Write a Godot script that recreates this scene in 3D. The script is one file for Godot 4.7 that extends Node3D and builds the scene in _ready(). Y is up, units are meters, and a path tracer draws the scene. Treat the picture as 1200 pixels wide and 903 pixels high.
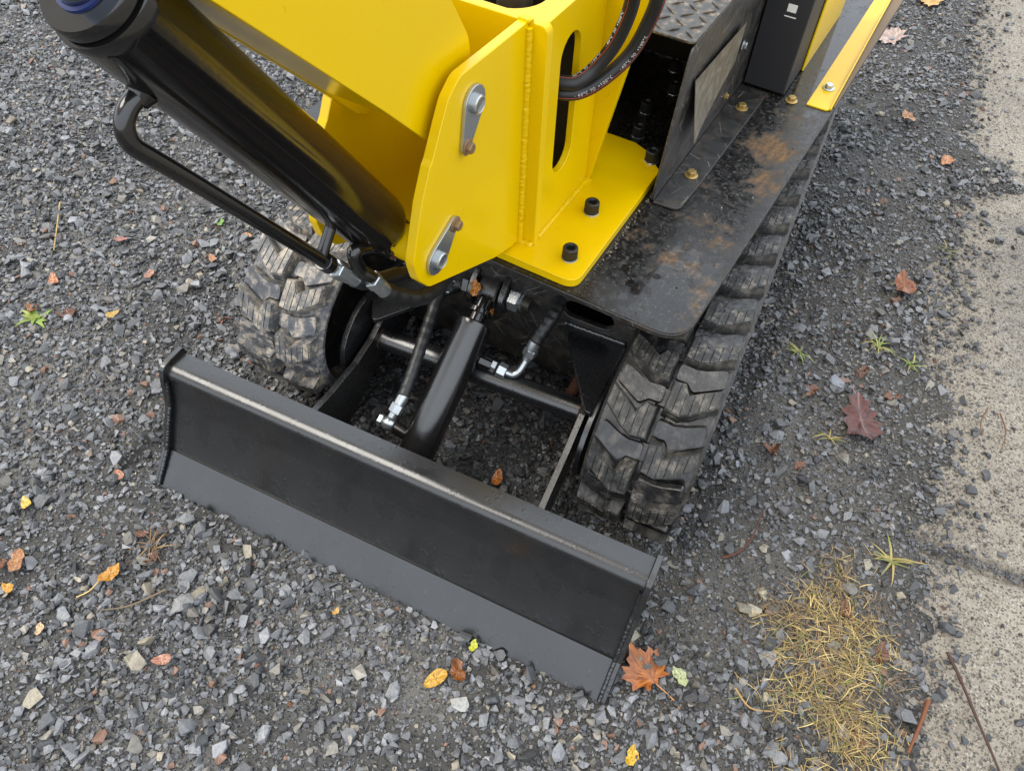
extends Node3D
# A compact excavator seen from above its dozer blade, on wet slate gravel beside a concrete slab.
# Machine axes: x across the blade, y up, z towards the front. The upper structure is slewed a few degrees about SLEW.

const SLEW := Vector3(0, 0, -0.85)
const TURN := 0.08688
var up: Transform3D            # upper structure's axes (u across, y up, w forward) in the world
var rng := RandomNumberGenerator.new()
var M := {}
var hill := FastNoiseLite.new()
var patch := FastNoiseLite.new()
var fine := FastNoiseLite.new()

class MB:
	var v := PackedVector3Array()
	var n := PackedVector3Array()
	var c := PackedColorArray()
	var u := PackedVector2Array()
	var col := Color(1, 1, 1)
	func tri(a: Vector3, b: Vector3, d: Vector3, na: Vector3, nb: Vector3, nd: Vector3) -> void:
		if (d - a).cross(b - a).dot(na + nb + nd) < 0.0:
			v.append(a); v.append(d); v.append(b)
			n.append(na); n.append(nd); n.append(nb)
		else:
			v.append(a); v.append(b); v.append(d)
			n.append(na); n.append(nb); n.append(nd)
		c.append(col); c.append(col); c.append(col)
	func flat(a: Vector3, b: Vector3, d: Vector3, out: Vector3) -> void:
		var g := (d - a).cross(b - a)
		if g.length_squared() < 1e-16:
			return
		g = g.normalized()
		if g.dot(out) < 0.0:
			g = -g
		tri(a, b, d, g, g, g)
	func quad(a: Vector3, b: Vector3, d: Vector3, e: Vector3, na: Vector3, nb: Vector3, nd: Vector3, ne: Vector3) -> void:
		tri(a, b, d, na, nb, nd)
		tri(a, d, e, na, nd, ne)
	func join(o: MB, xf: Transform3D) -> void:
		var bs := xf.basis
		for i in o.v.size():
			v.append(xf * o.v[i])
			n.append((bs * o.n[i]).normalized())
			c.append(o.c[i])
	func mesh() -> ArrayMesh:
		var a := []
		a.resize(Mesh.ARRAY_MAX)
		a[Mesh.ARRAY_VERTEX] = v
		a[Mesh.ARRAY_NORMAL] = n
		a[Mesh.ARRAY_COLOR] = c
		if u.size() == v.size():
			a[Mesh.ARRAY_TEX_UV] = u
		var m := ArrayMesh.new()
		m.add_surface_from_arrays(Mesh.PRIMITIVE_TRIANGLES, a)
		return m

# ---------------------------------------------------------------- shapes

func v2(a: Array) -> PackedVector2Array:
	var o := PackedVector2Array()
	for i in range(0, a.size(), 2):
		o.append(Vector2(a[i], a[i + 1]))
	return o

func v3(a: Array) -> PackedVector3Array:
	var o := PackedVector3Array()
	for i in range(0, a.size(), 3):
		o.append(Vector3(a[i], a[i + 1], a[i + 2]))
	return o

func rounded(p: PackedVector2Array, radii: Variant, seg := 5) -> PackedVector2Array:
	var o := PackedVector2Array()
	var k := p.size()
	for i in k:
		var r: float = radii[i] if radii is Array else radii
		var a := p[(i + k - 1) % k]
		var b := p[i]
		var d := p[(i + 1) % k]
		var e := (a - b).normalized()
		var f := (d - b).normalized()
		var half := acos(clampf(e.dot(f), -1, 1)) / 2
		if r <= 0.0 or half > 1.54:
			o.append(b)
			continue
		var cut := minf(r / tan(half), minf((a - b).length(), (d - b).length()) * 0.49)
		var s := b + e * cut
		var t := b + f * cut
		for j in seg + 1:
			var q := float(j) / seg
			o.append(s.lerp(b, q).lerp(b.lerp(t, q), q))
	return o

func area2(p: PackedVector2Array) -> float:
	var s := 0.0
	for i in p.size():
		s += p[i].cross(p[(i + 1) % p.size()])
	return s

func inset(p: PackedVector2Array, d: float) -> PackedVector2Array:
	var o := PackedVector2Array()
	var k := p.size()
	for i in k:
		var e := (p[i] - p[(i + k - 1) % k]).normalized()
		var f := (p[(i + 1) % k] - p[i]).normalized()
		var ne := Vector2(-e.y, e.x)
		var nf := Vector2(-f.y, f.x)
		var m := ne + nf
		m = m / maxf(m.length_squared() * 0.5, 0.35)
		o.append(p[i] + m * d)
	return o

func bridged(outer: PackedVector2Array, hole: PackedVector2Array) -> PackedVector2Array:
	var best := 1e9
	var bi := 0
	var bj := 0
	for i in outer.size():
		for j in hole.size():
			var d := outer[i].distance_squared_to(hole[j])
			if d < best:
				best = d
				bi = i
				bj = j
	var o := PackedVector2Array()
	for i in bi + 1:
		o.append(outer[i])
	for j in hole.size() + 1:
		o.append(hole[(bj + j) % hole.size()])
	for i in range(bi, outer.size()):
		o.append(outer[i])
	return o

func tri2d(p: PackedVector2Array) -> PackedInt32Array:   # in millimetres, for Godot's area threshold
	var q := PackedVector2Array()
	for a in p:
		q.append(a * 1000.0)
	return Geometry2D.triangulate_polygon(q)

# outline in the xy plane of xf, extruded from z 0 to th, with softened edges
func plate(mb: MB, xf: Transform3D, pts: PackedVector2Array, th: float, bev := 0.0015, holes: Array = []) -> void:
	var loops: Array = []
	var p := pts.duplicate()
	if area2(p) < 0:
		p.reverse()
	loops.append(p)
	for h in holes:
		var q: PackedVector2Array = h.duplicate()
		if area2(q) > 0:
			q.reverse()
		loops.append(q)
	var face: PackedVector2Array
	for l in loops.size():
		var ring: PackedVector2Array = loops[l]
		var ins := inset(ring, bev)
		face = ins if l == 0 else bridged(face, ins)
		var k := ring.size()
		var en := PackedVector2Array()
		for i in k:
			var e := (ring[(i + 1) % k] - ring[i]).normalized()
			en.append(Vector2(e.y, -e.x))
		for i in k:
			var j := (i + 1) % k
			var pi := en[(i + k - 1) % k]
			var pj := en[j]
			var ni2 := (pi + en[i]).normalized() if pi.dot(en[i]) > 0.78 else en[i]
			var nj2 := (pj + en[i]).normalized() if pj.dot(en[i]) > 0.78 else en[i]
			var ni := (xf.basis * Vector3(ni2.x, ni2.y, 0)).normalized()
			var nj := (xf.basis * Vector3(nj2.x, nj2.y, 0)).normalized()
			var a := ring[i]
			var b := ring[j]
			var z0 := xf * Vector3(a.x, a.y, bev)
			var z1 := xf * Vector3(b.x, b.y, bev)
			var z2 := xf * Vector3(b.x, b.y, th - bev)
			var z3 := xf * Vector3(a.x, a.y, th - bev)
			mb.quad(z0, z1, z2, z3, ni, nj, nj, ni)
			if bev > 0.0:
				var zn := xf.basis.z.normalized()
				var ia := ins[i]
				var ib := ins[j]
				mb.quad(z3, z2, xf * Vector3(ib.x, ib.y, th), xf * Vector3(ia.x, ia.y, th), ni, nj, zn, zn)
				mb.quad(z0, z1, xf * Vector3(ib.x, ib.y, 0), xf * Vector3(ia.x, ia.y, 0), ni, nj, -zn, -zn)
	var ix := tri2d(face)
	if ix.is_empty():
		face = loops[0]
		ix = tri2d(face)
	var nz := xf.basis.z.normalized()
	for t in range(0, ix.size(), 3):
		var a := face[ix[t]]
		var b := face[ix[t + 1]]
		var d := face[ix[t + 2]]
		mb.tri(xf * Vector3(a.x, a.y, th), xf * Vector3(b.x, b.y, th), xf * Vector3(d.x, d.y, th), nz, nz, nz)
		mb.tri(xf * Vector3(a.x, a.y, 0), xf * Vector3(b.x, b.y, 0), xf * Vector3(d.x, d.y, 0), -nz, -nz, -nz)

func rect(x0: float, y0: float, x1: float, y1: float) -> PackedVector2Array:
	return v2([x0, y0, x1, y0, x1, y1, x0, y1])

func box(mb: MB, lo: Vector3, hi: Vector3, bev := 0.0015, xf := Transform3D()) -> void:
	plate(mb, xf * Transform3D(Basis(), Vector3(0, 0, lo.z)), rect(lo.x, lo.y, hi.x, hi.y), hi.z - lo.z, bev)

func circle2(at: Vector2, r: float, k := 24) -> PackedVector2Array:
	var o := PackedVector2Array()
	for i in k:
		o.append(at + Vector2.from_angle(TAU * i / k) * r)
	return o

# a stadium hull of two circles (slots, keeper plates)
func stadium(a: Vector2, ra: float, b: Vector2, rb: float, k := 10) -> PackedVector2Array:
	var o := PackedVector2Array()
	var d := (b - a).angle()
	var off := acos(clampf((ra - rb) / a.distance_to(b), -1, 1))
	for i in k + 1:
		o.append(a + Vector2.from_angle(d + off + (TAU - 2 * off) * i / k) * ra)
	for i in k + 1:
		o.append(b + Vector2.from_angle(d - off + 2 * off * i / k) * rb)
	return o

func across(x: float) -> Transform3D:     # plate plane whose x is forward, y is up; thickness runs towards -x
	return Transform3D(Basis(Vector3(0, 0, 1), Vector3(0, 1, 0), Vector3(-1, 0, 0)), Vector3(x, 0, 0))

func level(y: float) -> Transform3D:      # plate plane whose x is across, y is forward (z); thickness runs down from y
	return Transform3D(Basis(Vector3(1, 0, 0), Vector3(0, 0, 1), Vector3(0, -1, 0)), Vector3(0, y, 0))

func facing(z: float) -> Transform3D:     # plate plane whose x is across, y up; thickness runs forward from z
	return Transform3D(Basis(), Vector3(0, 0, z))

func along_x(a: Vector3, b: Vector3) -> Transform3D:   # plate standing up along a to b
	var x := (b - a).normalized()
	return Transform3D(Basis(x, Vector3.UP, x.cross(Vector3.UP)), a)

func along(at: Vector3, dir: Vector3) -> Transform3D:   # y axis along dir
	var y := dir.normalized()
	var x := y.cross(Vector3(0.31, 0.17, 0.94)).normalized()
	return Transform3D(Basis(x, y, x.cross(y)), at)

func curve(ctrl: PackedVector3Array, k := 8) -> PackedVector3Array:
	var o := PackedVector3Array()
	var m := ctrl.size()
	for i in m - 1:
		var a := ctrl[maxi(i - 1, 0)]
		var d := ctrl[mini(i + 2, m - 1)]
		for j in k:
			o.append(ctrl[i].cubic_interpolate(ctrl[i + 1], a, d, float(j) / k))
	o.append(ctrl[m - 1])
	return o

func tube(mb: MB, path: PackedVector3Array, radius: Variant, sides := 14, caps := true) -> void:
	var k := path.size()
	var t0 := (path[1] - path[0]).normalized()
	var nx := t0.cross(Vector3(0.3, 0.9, 0.2)).normalized()
	var prev := PackedVector3Array()
	var pn := PackedVector3Array()
	for i in k:
		var t := (path[mini(i + 1, k - 1)] - path[maxi(i - 1, 0)]).normalized()
		nx = (nx - t * nx.dot(t)).normalized()
		var ny := t.cross(nx)
		var r: float = radius[i] if radius is Array or radius is PackedFloat32Array else radius
		var lean := 0.0
		if not radius is float:
			var ia := maxi(i - 1, 0)
			var ib := mini(i + 1, k - 1)
			lean = clampf((radius[ib] - radius[ia]) / maxf(path[ia].distance_to(path[ib]), 1e-5), -1.5, 1.5)
		var ring := PackedVector3Array()
		var rn := PackedVector3Array()
		for j in sides:
			var d := nx * cos(TAU * j / sides) + ny * sin(TAU * j / sides)
			ring.append(path[i] + d * r)
			rn.append((d - t * lean).normalized())
		if i > 0:
			for j in sides:
				var q := (j + 1) % sides
				mb.quad(prev[j], prev[q], ring[q], ring[j], pn[j], pn[q], rn[q], rn[j])
		if caps and (i == 0 or i == k - 1):
			var e := -t if i == 0 else t
			for j in range(1, sides - 1):
				mb.tri(ring[0], ring[j], ring[j + 1], e, e, e)
		prev = ring
		pn = rn

# profile of (radius, height) turned about the y axis of xf; six sides with flat faces make a hexagon
func lathe(mb: MB, xf: Transform3D, prof: PackedVector2Array, sides := 24, flat := false) -> void:
	var k := prof.size()
	var sn := PackedVector2Array()
	for i in k - 1:
		var e := (prof[i + 1] - prof[i]).normalized()
		sn.append(Vector2(e.y, -e.x))
	for i in k - 1:
		var n0 := sn[i]
		var n1 := sn[i]
		if i > 0 and sn[i - 1].dot(sn[i]) > 0.75:
			n0 = (sn[i - 1] + sn[i]).normalized()
		if i < k - 2 and sn[i + 1].dot(sn[i]) > 0.75:
			n1 = (sn[i + 1] + sn[i]).normalized()
		for j in sides:
			var a0 := TAU * j / sides
			var a1 := TAU * (j + 1) / sides
			var am := (a0 + a1) / 2
			var d0 := Vector3(cos(a0), 0, sin(a0))
			var d1 := Vector3(cos(a1), 0, sin(a1))
			var e0 := Vector3(cos(am), 0, sin(am)) if flat else d0
			var e1 := e0 if flat else d1
			var p := prof[i]
			var q := prof[i + 1]
			var bs := xf.basis
			var A := xf * (d0 * p.x + Vector3.UP * p.y)
			var B := xf * (d1 * p.x + Vector3.UP * p.y)
			var C := xf * (d1 * q.x + Vector3.UP * q.y)
			var D := xf * (d0 * q.x + Vector3.UP * q.y)
			var nA := (bs * (e0 * n0.x + Vector3.UP * n0.y)).normalized()
			var nB := (bs * (e1 * n0.x + Vector3.UP * n0.y)).normalized()
			var nC := (bs * (e1 * n1.x + Vector3.UP * n1.y)).normalized()
			var nD := (bs * (e0 * n1.x + Vector3.UP * n1.y)).normalized()
			if p.x > 1e-6:
				mb.tri(A, B, C, nA, nB, nC)
			if q.x > 1e-6:
				mb.tri(A, C, D, nA, nC, nD)

func rod(mb: MB, a: Vector3, b: Vector3, r: float, sides := 20, ch := 0.001) -> void:
	var h := a.distance_to(b)
	lathe(mb, along(a, b - a), v2([0, 0, r - ch, 0, r, ch, r, h - ch, r - ch, h, 0, h]), sides)

func hexa(mb: MB, at: Vector3, dir: Vector3, r: float, h0: float, h1: float, spin := 0.0) -> void:
	var xf := along(at, dir)
	xf.basis = xf.basis * Basis(Vector3.UP, spin)
	var ch := r * 0.1
	lathe(mb, xf, v2([0, h0, r - ch, h0, r, h0 + ch, r, h1 - ch, r - ch, h1, 0, h1]), 6, true)

func weld(mb: MB, a: Vector3, b: Vector3, r: float) -> void:
	var k := maxi(int(a.distance_to(b) / 0.0022), 4)
	var p := PackedVector3Array()
	var rr := []
	for i in k + 1:
		p.append(a.lerp(b, float(i) / k) + Vector3(rng.randf() - .5, rng.randf() - .5, rng.randf() - .5) * r * 0.25)
		rr.append(r * (0.92 + 0.11 * absf(sin(i * 0.95)) + rng.randf() * 0.12))
	tube(mb, p, rr, 9)

# ---------------------------------------------------------------- nodes

func part(called: String, mb: MB, m: Material, parent: Node, xf := Transform3D()) -> MeshInstance3D:
	return piece(called, mb.mesh(), m, parent, xf)

func piece(called: String, mesh: Mesh, m: Material, parent: Node, xf := Transform3D()) -> MeshInstance3D:
	var o := MeshInstance3D.new()
	o.name = called
	o.mesh = mesh
	o.material_override = m
	o.transform = xf
	parent.add_child(o, true)
	return o

func tag(o: Node, label: String, category := "", group := "", kind := "") -> Node:
	if label: o.set_meta("label", label)
	if category: o.set_meta("category", category)
	if group: o.set_meta("group", group)
	if kind: o.set_meta("kind", kind)
	return o

# ---------------------------------------------------------------- materials

func noise(seed_: int, freq: float, octaves := 4, kind := FastNoiseLite.TYPE_SIMPLEX_SMOOTH) -> FastNoiseLite:
	var f := FastNoiseLite.new()
	f.seed = seed_
	f.noise_type = kind
	f.frequency = freq
	f.fractal_octaves = octaves
	return f

func ramp(stops: Array) -> Gradient:
	var g := Gradient.new()
	var off := PackedFloat32Array()
	var cs := PackedColorArray()
	for s in stops:
		off.append(s[0])
		cs.append(s[1])
	g.offsets = off
	g.colors = cs
	return g

func noise_tex(f: FastNoiseLite, stops: Array, size := 512) -> NoiseTexture2D:
	var t := NoiseTexture2D.new()
	t.width = size
	t.height = size
	t.seamless = true
	t.noise = f
	if stops.size():
		t.color_ramp = ramp(stops)
	return t

func noise_bumps(f: FastNoiseLite, strength := 4.0, size := 512) -> NoiseTexture2D:
	var t := noise_tex(f, [], size)
	t.as_normal_map = true
	t.bump_strength = strength
	return t

func g(x: float) -> Color:
	return Color(x, x, x)

func mat(c: Color, rough: float, metal := 0.0) -> StandardMaterial3D:
	var m := StandardMaterial3D.new()
	m.albedo_color = c
	m.roughness = rough
	m.metallic = metal
	return m

func tri_map(m: StandardMaterial3D, scale_: float, world := true) -> StandardMaterial3D:
	m.uv1_triplanar = true
	m.uv1_world_triplanar = world
	m.uv1_scale = Vector3.ONE * scale_
	return m

# rain drops standing on paint, as a height picture
func drops(size: int, count: int, rmin: float, rmax: float, seed_: int, strength: float) -> ImageTexture:
	var r := RandomNumberGenerator.new()
	r.seed = seed_
	var h := PackedFloat32Array()
	h.resize(size * size)
	for i in count:
		var rad := rmin + (rmax - rmin) * pow(r.randf(), 3.0)
		var cx := r.randf() * size
		var cy := r.randf() * size
		var q := int(ceil(rad))
		for y in range(-q, q + 1):
			for x in range(-q, q + 1):
				var d := sqrt(x * x + y * y) / rad
				if d < 1.0:
					var at := posmod(int(cy) + y, size) * size + posmod(int(cx) + x, size)
					h[at] = maxf(h[at], sqrt(1.0 - d * d) * rad / rmax)
	var im := Image.create(size, size, false, Image.FORMAT_RGBA8)
	for y in size:
		for x in size:
			var v := h[y * size + x]
			im.set_pixel(x, y, Color(v, v, v))
	im.bump_map_to_normal_map(strength)
	return ImageTexture.create_from_image(im)

func materials() -> void:
	var peel := noise_bumps(noise(3, 0.03, 3), 2.0)
	var beads := drops(512, 900, 1.5, 6.0, 4, 3.0)
	var beads_b := drops(512, 260, 2.0, 7.0, 8, 3.0)
	var y := tri_map(mat(Color(0.85, 0.70, 0.0), 0.27), 5.0)
	y.albedo_texture = dusty(Color(0.985, 0.985, 0.985), 5, 70, 3, 120, 0.0)
	y.roughness_texture = noise_tex(noise(6, 0.01, 4), [[0.0, g(0.7)], [0.5, g(0.95)], [1.0, g(1.0)]])
	y.normal_enabled = true
	y.normal_texture = peel
	y.normal_scale = 0.10
	y.clearcoat_enabled = true
	y.clearcoat = 0.06
	y.metallic_specular = 0.4
	y.clearcoat_roughness = 0.12
	M.yellow = y
	var b := tri_map(mat(Color(0.08, 0.074, 0.072), 0.15), 7.0)
	b.metallic_specular = 0.6
	b.normal_enabled = true
	b.normal_texture = peel
	b.normal_scale = 0.04
	b.roughness_texture = noise_tex(noise(9, 0.014, 4), [[0.0, g(0.55)], [0.5, g(0.8)], [1.0, g(1.0)]])
	M.gloss_black = b
	var bc: StandardMaterial3D = b.duplicate()
	bc.roughness = 0.3
	bc.metallic_specular = 0.9
	M.ram_black = bc
	var c := tri_map(mat(Color(0.095, 0.096, 0.10), 0.28), 6.0)
	c.metallic_specular = 0.75
	c.normal_enabled = true
	c.normal_texture = beads_b
	c.normal_scale = 0.35
	c.roughness_texture = noise_tex(noise(19, 0.02, 5), [[0.0, g(0.75)], [0.45, g(1.0)], [1.0, g(1.35)]])
	M.wet_black = c
	# blade steel: worn black paint with a bloom of dust and a few scuffs
	var d := tri_map(mat(Color(1, 1, 1), 0.3), 3.2)
	d.metallic_specular = 0.62
	d.clearcoat_enabled = true
	d.clearcoat = 0.2
	d.clearcoat_roughness = 0.2
	d.albedo_texture = dusty(Color(0.095, 0.097, 0.102), 21)
	d.normal_enabled = true
	d.normal_texture = beads
	d.normal_scale = 0.14
	d.roughness_texture = noise_tex(noise(22, 0.006, 6), [[0.0, g(0.6)], [0.4, g(0.9)], [0.6, g(1.2)], [1.0, g(1.6)]])
	M.blade = d
	var e := tri_map(mat(Color(1, 1, 1), 0.5), 2.6)
	e.albedo_texture = dusty(Color(0.095, 0.088, 0.083), 25, 2600, 420, 9000, 0.5)
	e.metallic_specular = 0.7
	e.roughness_texture = noise_tex(noise(26, 0.02, 3), [[0.0, g(0.6)], [0.6, g(1.0)], [1.0, g(1.2)]])
	M.grimy_black = e
	var zinc := tri_map(mat(Color(0.70, 0.715, 0.72), 0.27, 0.85), 20.0)
	zinc.roughness_texture = noise_tex(noise(29, 0.03, 4), [[0.0, g(0.6)], [0.5, g(1.0)], [1.0, g(1.6)]])
	M.zinc = zinc
	M.gold_zinc = tri_map(mat(Color(0.66, 0.55, 0.32), 0.36, 0.6), 20.0)
	M.copper_zinc = tri_map(mat(Color(0.56, 0.46, 0.36), 0.36, 0.6), 20.0)
	M.bolt_black = mat(Color(0.12, 0.115, 0.11), 0.4)
	M.recess = mat(Color(0.03, 0.03, 0.03), 0.7)
	M.steel = tri_map(mat(Color(0.36, 0.34, 0.30), 0.4, 0.7), 10.0)
	M.rod = mat(Color(0.55, 0.58, 0.64), 0.12, 1.0)
	var hose := tri_map(mat(Color(0.10, 0.10, 0.10), 0.45), 30.0)
	hose.normal_enabled = true
	hose.normal_texture = noise_bumps(noise(31, 0.04, 3), 3.0)
	hose.normal_scale = 0.15
	M.hose = hose
	M.rust = tri_map(mat(Color(0.33, 0.20, 0.11), 0.85), 25.0)
	M.rust.albedo_texture = noise_tex(noise(33, 0.02, 5), [[0.0, Color(0.35, 0.3, 0.28)], [0.5, Color(0.8, 0.75, 0.7)], [1.0, Color(1.2, 1.1, 1.0)]])
	M.amber = mat(Color(0.66, 0.33, 0.06), 0.3)
	M.print_white = mat(Color(0.78, 0.77, 0.74), 0.6)
	M.print_red = mat(Color(0.72, 0.27, 0.12), 0.6)
	# rubber: dark and damp with cleaned faces on one side, caked with pale dried mud on the other
	for k in 2:
		var r := tri_map(mat(Color(1, 1, 1), 0.62), 5.0)
		var mud: Array = [[0.0, Color(0.12, 0.12, 0.12)], [0.48, Color(0.17, 0.168, 0.163)], [0.60, Color(0.275, 0.265, 0.25)], [0.70, Color(0.37, 0.35, 0.32)], [0.9, Color(0.44, 0.415, 0.37)]]
		if k == 1:
			mud = [[0.0, Color(0.24, 0.245, 0.255)], [0.44, Color(0.33, 0.335, 0.345)], [0.58, Color(0.41, 0.40, 0.385)], [0.64, Color(0.60, 0.565, 0.51)], [0.9, Color(0.66, 0.61, 0.54)]]
		var nz := noise(41 + k, 0.006, 7)
		nz.fractal_gain = 0.72
		r.albedo_texture = noise_tex(nz, mud, 1024)
		r.roughness_texture = noise_tex(noise(44 + k, 0.014, 5), [[0.0, g(0.45)], [0.45, g(0.72)], [0.6, g(1.15)], [1.0, g(1.4)]])
		r.normal_enabled = true
		r.normal_texture = noise_bumps(noise(47, 0.03, 5), 8.0)
		r.normal_scale = 0.35
		M["rubber" if k == 0 else "muddy_rubber"] = r
		# between the lugs: smoother, wetter
		var q: StandardMaterial3D = r.duplicate()
		q.albedo_color = Color(0.72, 0.72, 0.74) if k == 0 else Color(0.96, 0.97, 1.0)
		q.roughness = 0.5 if k == 0 else 0.62
		q.normal_scale = 0.25
		q.metallic_specular = 0.6 if k == 0 else 0.4
		M["wet_rubber" if k == 0 else "slick_rubber"] = q
	var rock := tri_map(mat(Color(1, 1, 1), 0.46), 14.0)
	rock.vertex_color_use_as_albedo = true
	rock.albedo_texture = noise_tex(noise(51, 0.02, 5), [[0.0, g(0.72)], [0.5, g(0.95)], [1.0, g(1.0)]])
	rock.roughness_texture = noise_tex(noise(53, 0.01, 4), [[0.0, g(0.55)], [0.5, g(0.95)], [1.0, g(1.4)]])
	rock.normal_enabled = true
	rock.normal_texture = noise_bumps(noise(52, 0.03, 4), 6.0)
	rock.normal_scale = 0.5
	M.rock = rock
	var leaf := mat(Color(1, 1, 1), 0.3)
	leaf.vertex_color_use_as_albedo = true
	leaf.backlight_enabled = true
	leaf.backlight = Color(0.12, 0.07, 0.02)
	M.leaf = leaf
	var blade := mat(Color(1, 1, 1), 0.6)
	blade.vertex_color_use_as_albedo = true
	M.grass = blade
	M.twig = tri_map(mat(Color(0.25, 0.16, 0.11), 0.7), 40.0)
	M.soil = soil()
	M.concrete = concrete()

# worn black paint under a fine scatter of grit and dust
func dusty(c: Color, seed_: int, specks := 260, scratches := 12, grains := 5200, cloud := 0.16) -> ImageTexture:
	var s := 1024
	var im := Image.create(s, s, false, Image.FORMAT_RGBA8)
	var r := RandomNumberGenerator.new()
	r.seed = seed_
	var f := noise(seed_, 0.004, 5)
	for y in s:
		for x in s:
			var t := 1.0 + cloud * f.get_noise_2d(x, y)
			var q := Color(c.r * t, c.g * t, c.b * t)
			if scratches > 100:
				q = q.lerp(Color(0.23, 0.195, 0.15), clampf((f.get_noise_2d(x * 1.7 + 99, y * 1.7) - 0.02) * 1.8, 0, 0.6))
			im.set_pixel(x, y, q)
	for i in grains:
		var q := 1 + int(pow(r.randf(), 4.0) * 4)
		var t := 1.0 + (r.randf() - 0.35) * 0.9
		im.fill_rect(Rect2i(r.randi() % s, r.randi() % s, q, q), Color(c.r * t, c.g * t, c.b * t))
	for i in scratches:
		var p := Vector2(r.randf(), r.randf()) * s
		var d := Vector2.from_angle(r.randf() * TAU)
		var w := 0.15 + r.randf() * 0.28
		var fat := 1 if scratches < 100 else 1 + int(r.randf() * 3.6)
		for k in int(20 + r.randf() * 90):
			p += d
			d = d.rotated(r.randfn() * 0.02)
			im.fill_rect(Rect2i(posmod(int(p.x), s), posmod(int(p.y), s), fat, fat), Color(w, w * 0.95, w * 0.87))
	for i in specks:
		var q := 1 + int(pow(r.randf(), 3.0) * 4)
		im.fill_rect(Rect2i(r.randi() % s, r.randi() % s, q, maxi(1, q - 1)), Color(0.42, 0.38, 0.32))
	return ImageTexture.create_from_image(im)

# damp crushed stone and silt, at one metre a tile
func soil() -> StandardMaterial3D:
	var s := 1024
	var im := Image.create(s, s, false, Image.FORMAT_RGBA8)
	var r := RandomNumberGenerator.new()
	r.seed = 61
	im.fill(Color(0.66, 0.65, 0.63))
	for i in 90000:
		var q := 1 + int(pow(r.randf(), 2.5) * 5)
		var t := 0.45 + r.randf() * 0.55
		if r.randf() < 0.4:
			t = 0.24 + r.randf() * 0.2
		im.fill_rect(Rect2i(r.randi() % s, r.randi() % s, q, 1 + int(r.randf() * q)), Color(t, t * 0.99, t * 0.97))
	var m := tri_map(mat(Color(1, 1, 1), 0.7), 1.0)
	m.albedo_texture = ImageTexture.create_from_image(im)
	m.vertex_color_use_as_albedo = true
	m.roughness_texture = noise_tex(noise(62, 0.012, 5), [[0.0, g(0.6)], [0.5, g(1.0)], [1.0, g(1.3)]])
	var nm := im.duplicate()
	nm.bump_map_to_normal_map(3.0)
	m.normal_enabled = true
	m.normal_texture = ImageTexture.create_from_image(nm)
	m.normal_scale = 0.8
	return m

func concrete() -> StandardMaterial3D:
	var s := 1024
	var im := Image.create(s, s, false, Image.FORMAT_RGBA8)
	var r := RandomNumberGenerator.new()
	r.seed = 71
	var f := noise(72, 0.006, 4)
	for y in s:
		for x in s:
			var t := f.get_noise_2d(x, y) * 0.06
			im.set_pixel(x, y, Color(0.60 + t, 0.565 + t, 0.51 + t * 0.9))
	for i in 52000:
		var q := 2 + int(pow(r.randf(), 2.0) * 6)
		var c := Color(0.66, 0.625, 0.565)
		var w := r.randf()
		if w < 0.42:
			c = Color(0.46, 0.42, 0.365)
		elif w < 0.56:
			c = Color(0.34, 0.315, 0.28)
		elif w < 0.62:
			c = Color(0.26, 0.25, 0.235)
		elif w < 0.78:
			c = Color(0.74, 0.71, 0.655)
		c = c.darkened(r.randf() * 0.12)
		var x := r.randi() % s
		var y := r.randi() % s
		im.fill_rect(Rect2i(x, y, q, maxi(1, int(q * (0.5 + r.randf() * 0.6)))), c)
		im.fill_rect(Rect2i(x + q / 3, y - 1, maxi(1, q / 2), q), c)
	var m := tri_map(mat(Color(1, 1, 1), 0.72), 1.6)
	m.albedo_texture = ImageTexture.create_from_image(im)
	m.vertex_color_use_as_albedo = true
	var nm := im.duplicate()
	nm.bump_map_to_normal_map(2.5)
	m.normal_enabled = true
	m.normal_texture = ImageTexture.create_from_image(nm)
	m.normal_scale = 0.6
	m.roughness_texture = noise_tex(noise(73, 0.01, 4), [[0.0, g(0.7)], [0.5, g(1.0)], [1.0, g(1.2)]])
	return m

# ---------------------------------------------------------------- undercarriage

const TR := 0.163          # belt radius at the idler
const TY := 0.190
const TZ0 := -0.43
const TZ1 := -1.42

# a frame on the outer face of the belt: x across, y outward, z along the belt
func belt(s: float) -> Transform3D:
	var straight := TZ0 - TZ1
	var arc := PI * TR
	s = fposmod(s, 2 * straight + 2 * arc)
	var a := 0.0
	var c := Vector3(0, TY, 0)
	if s < straight:
		c.z = TZ1 + s
		a = 0.0
	elif s < straight + arc:
		c.z = TZ0
		a = (s - straight) / TR
	elif s < 2 * straight + arc:
		c.z = TZ0 - (s - straight - arc)
		a = PI
	else:
		c.z = TZ1
		a = PI + (s - 2 * straight - arc) / TR
	var out := Vector3(0, cos(a), sin(a))
	var fwd := Vector3(0, -sin(a), cos(a))
	return Transform3D(Basis(Vector3(1, 0, 0), out, fwd), c + out * TR)

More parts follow.
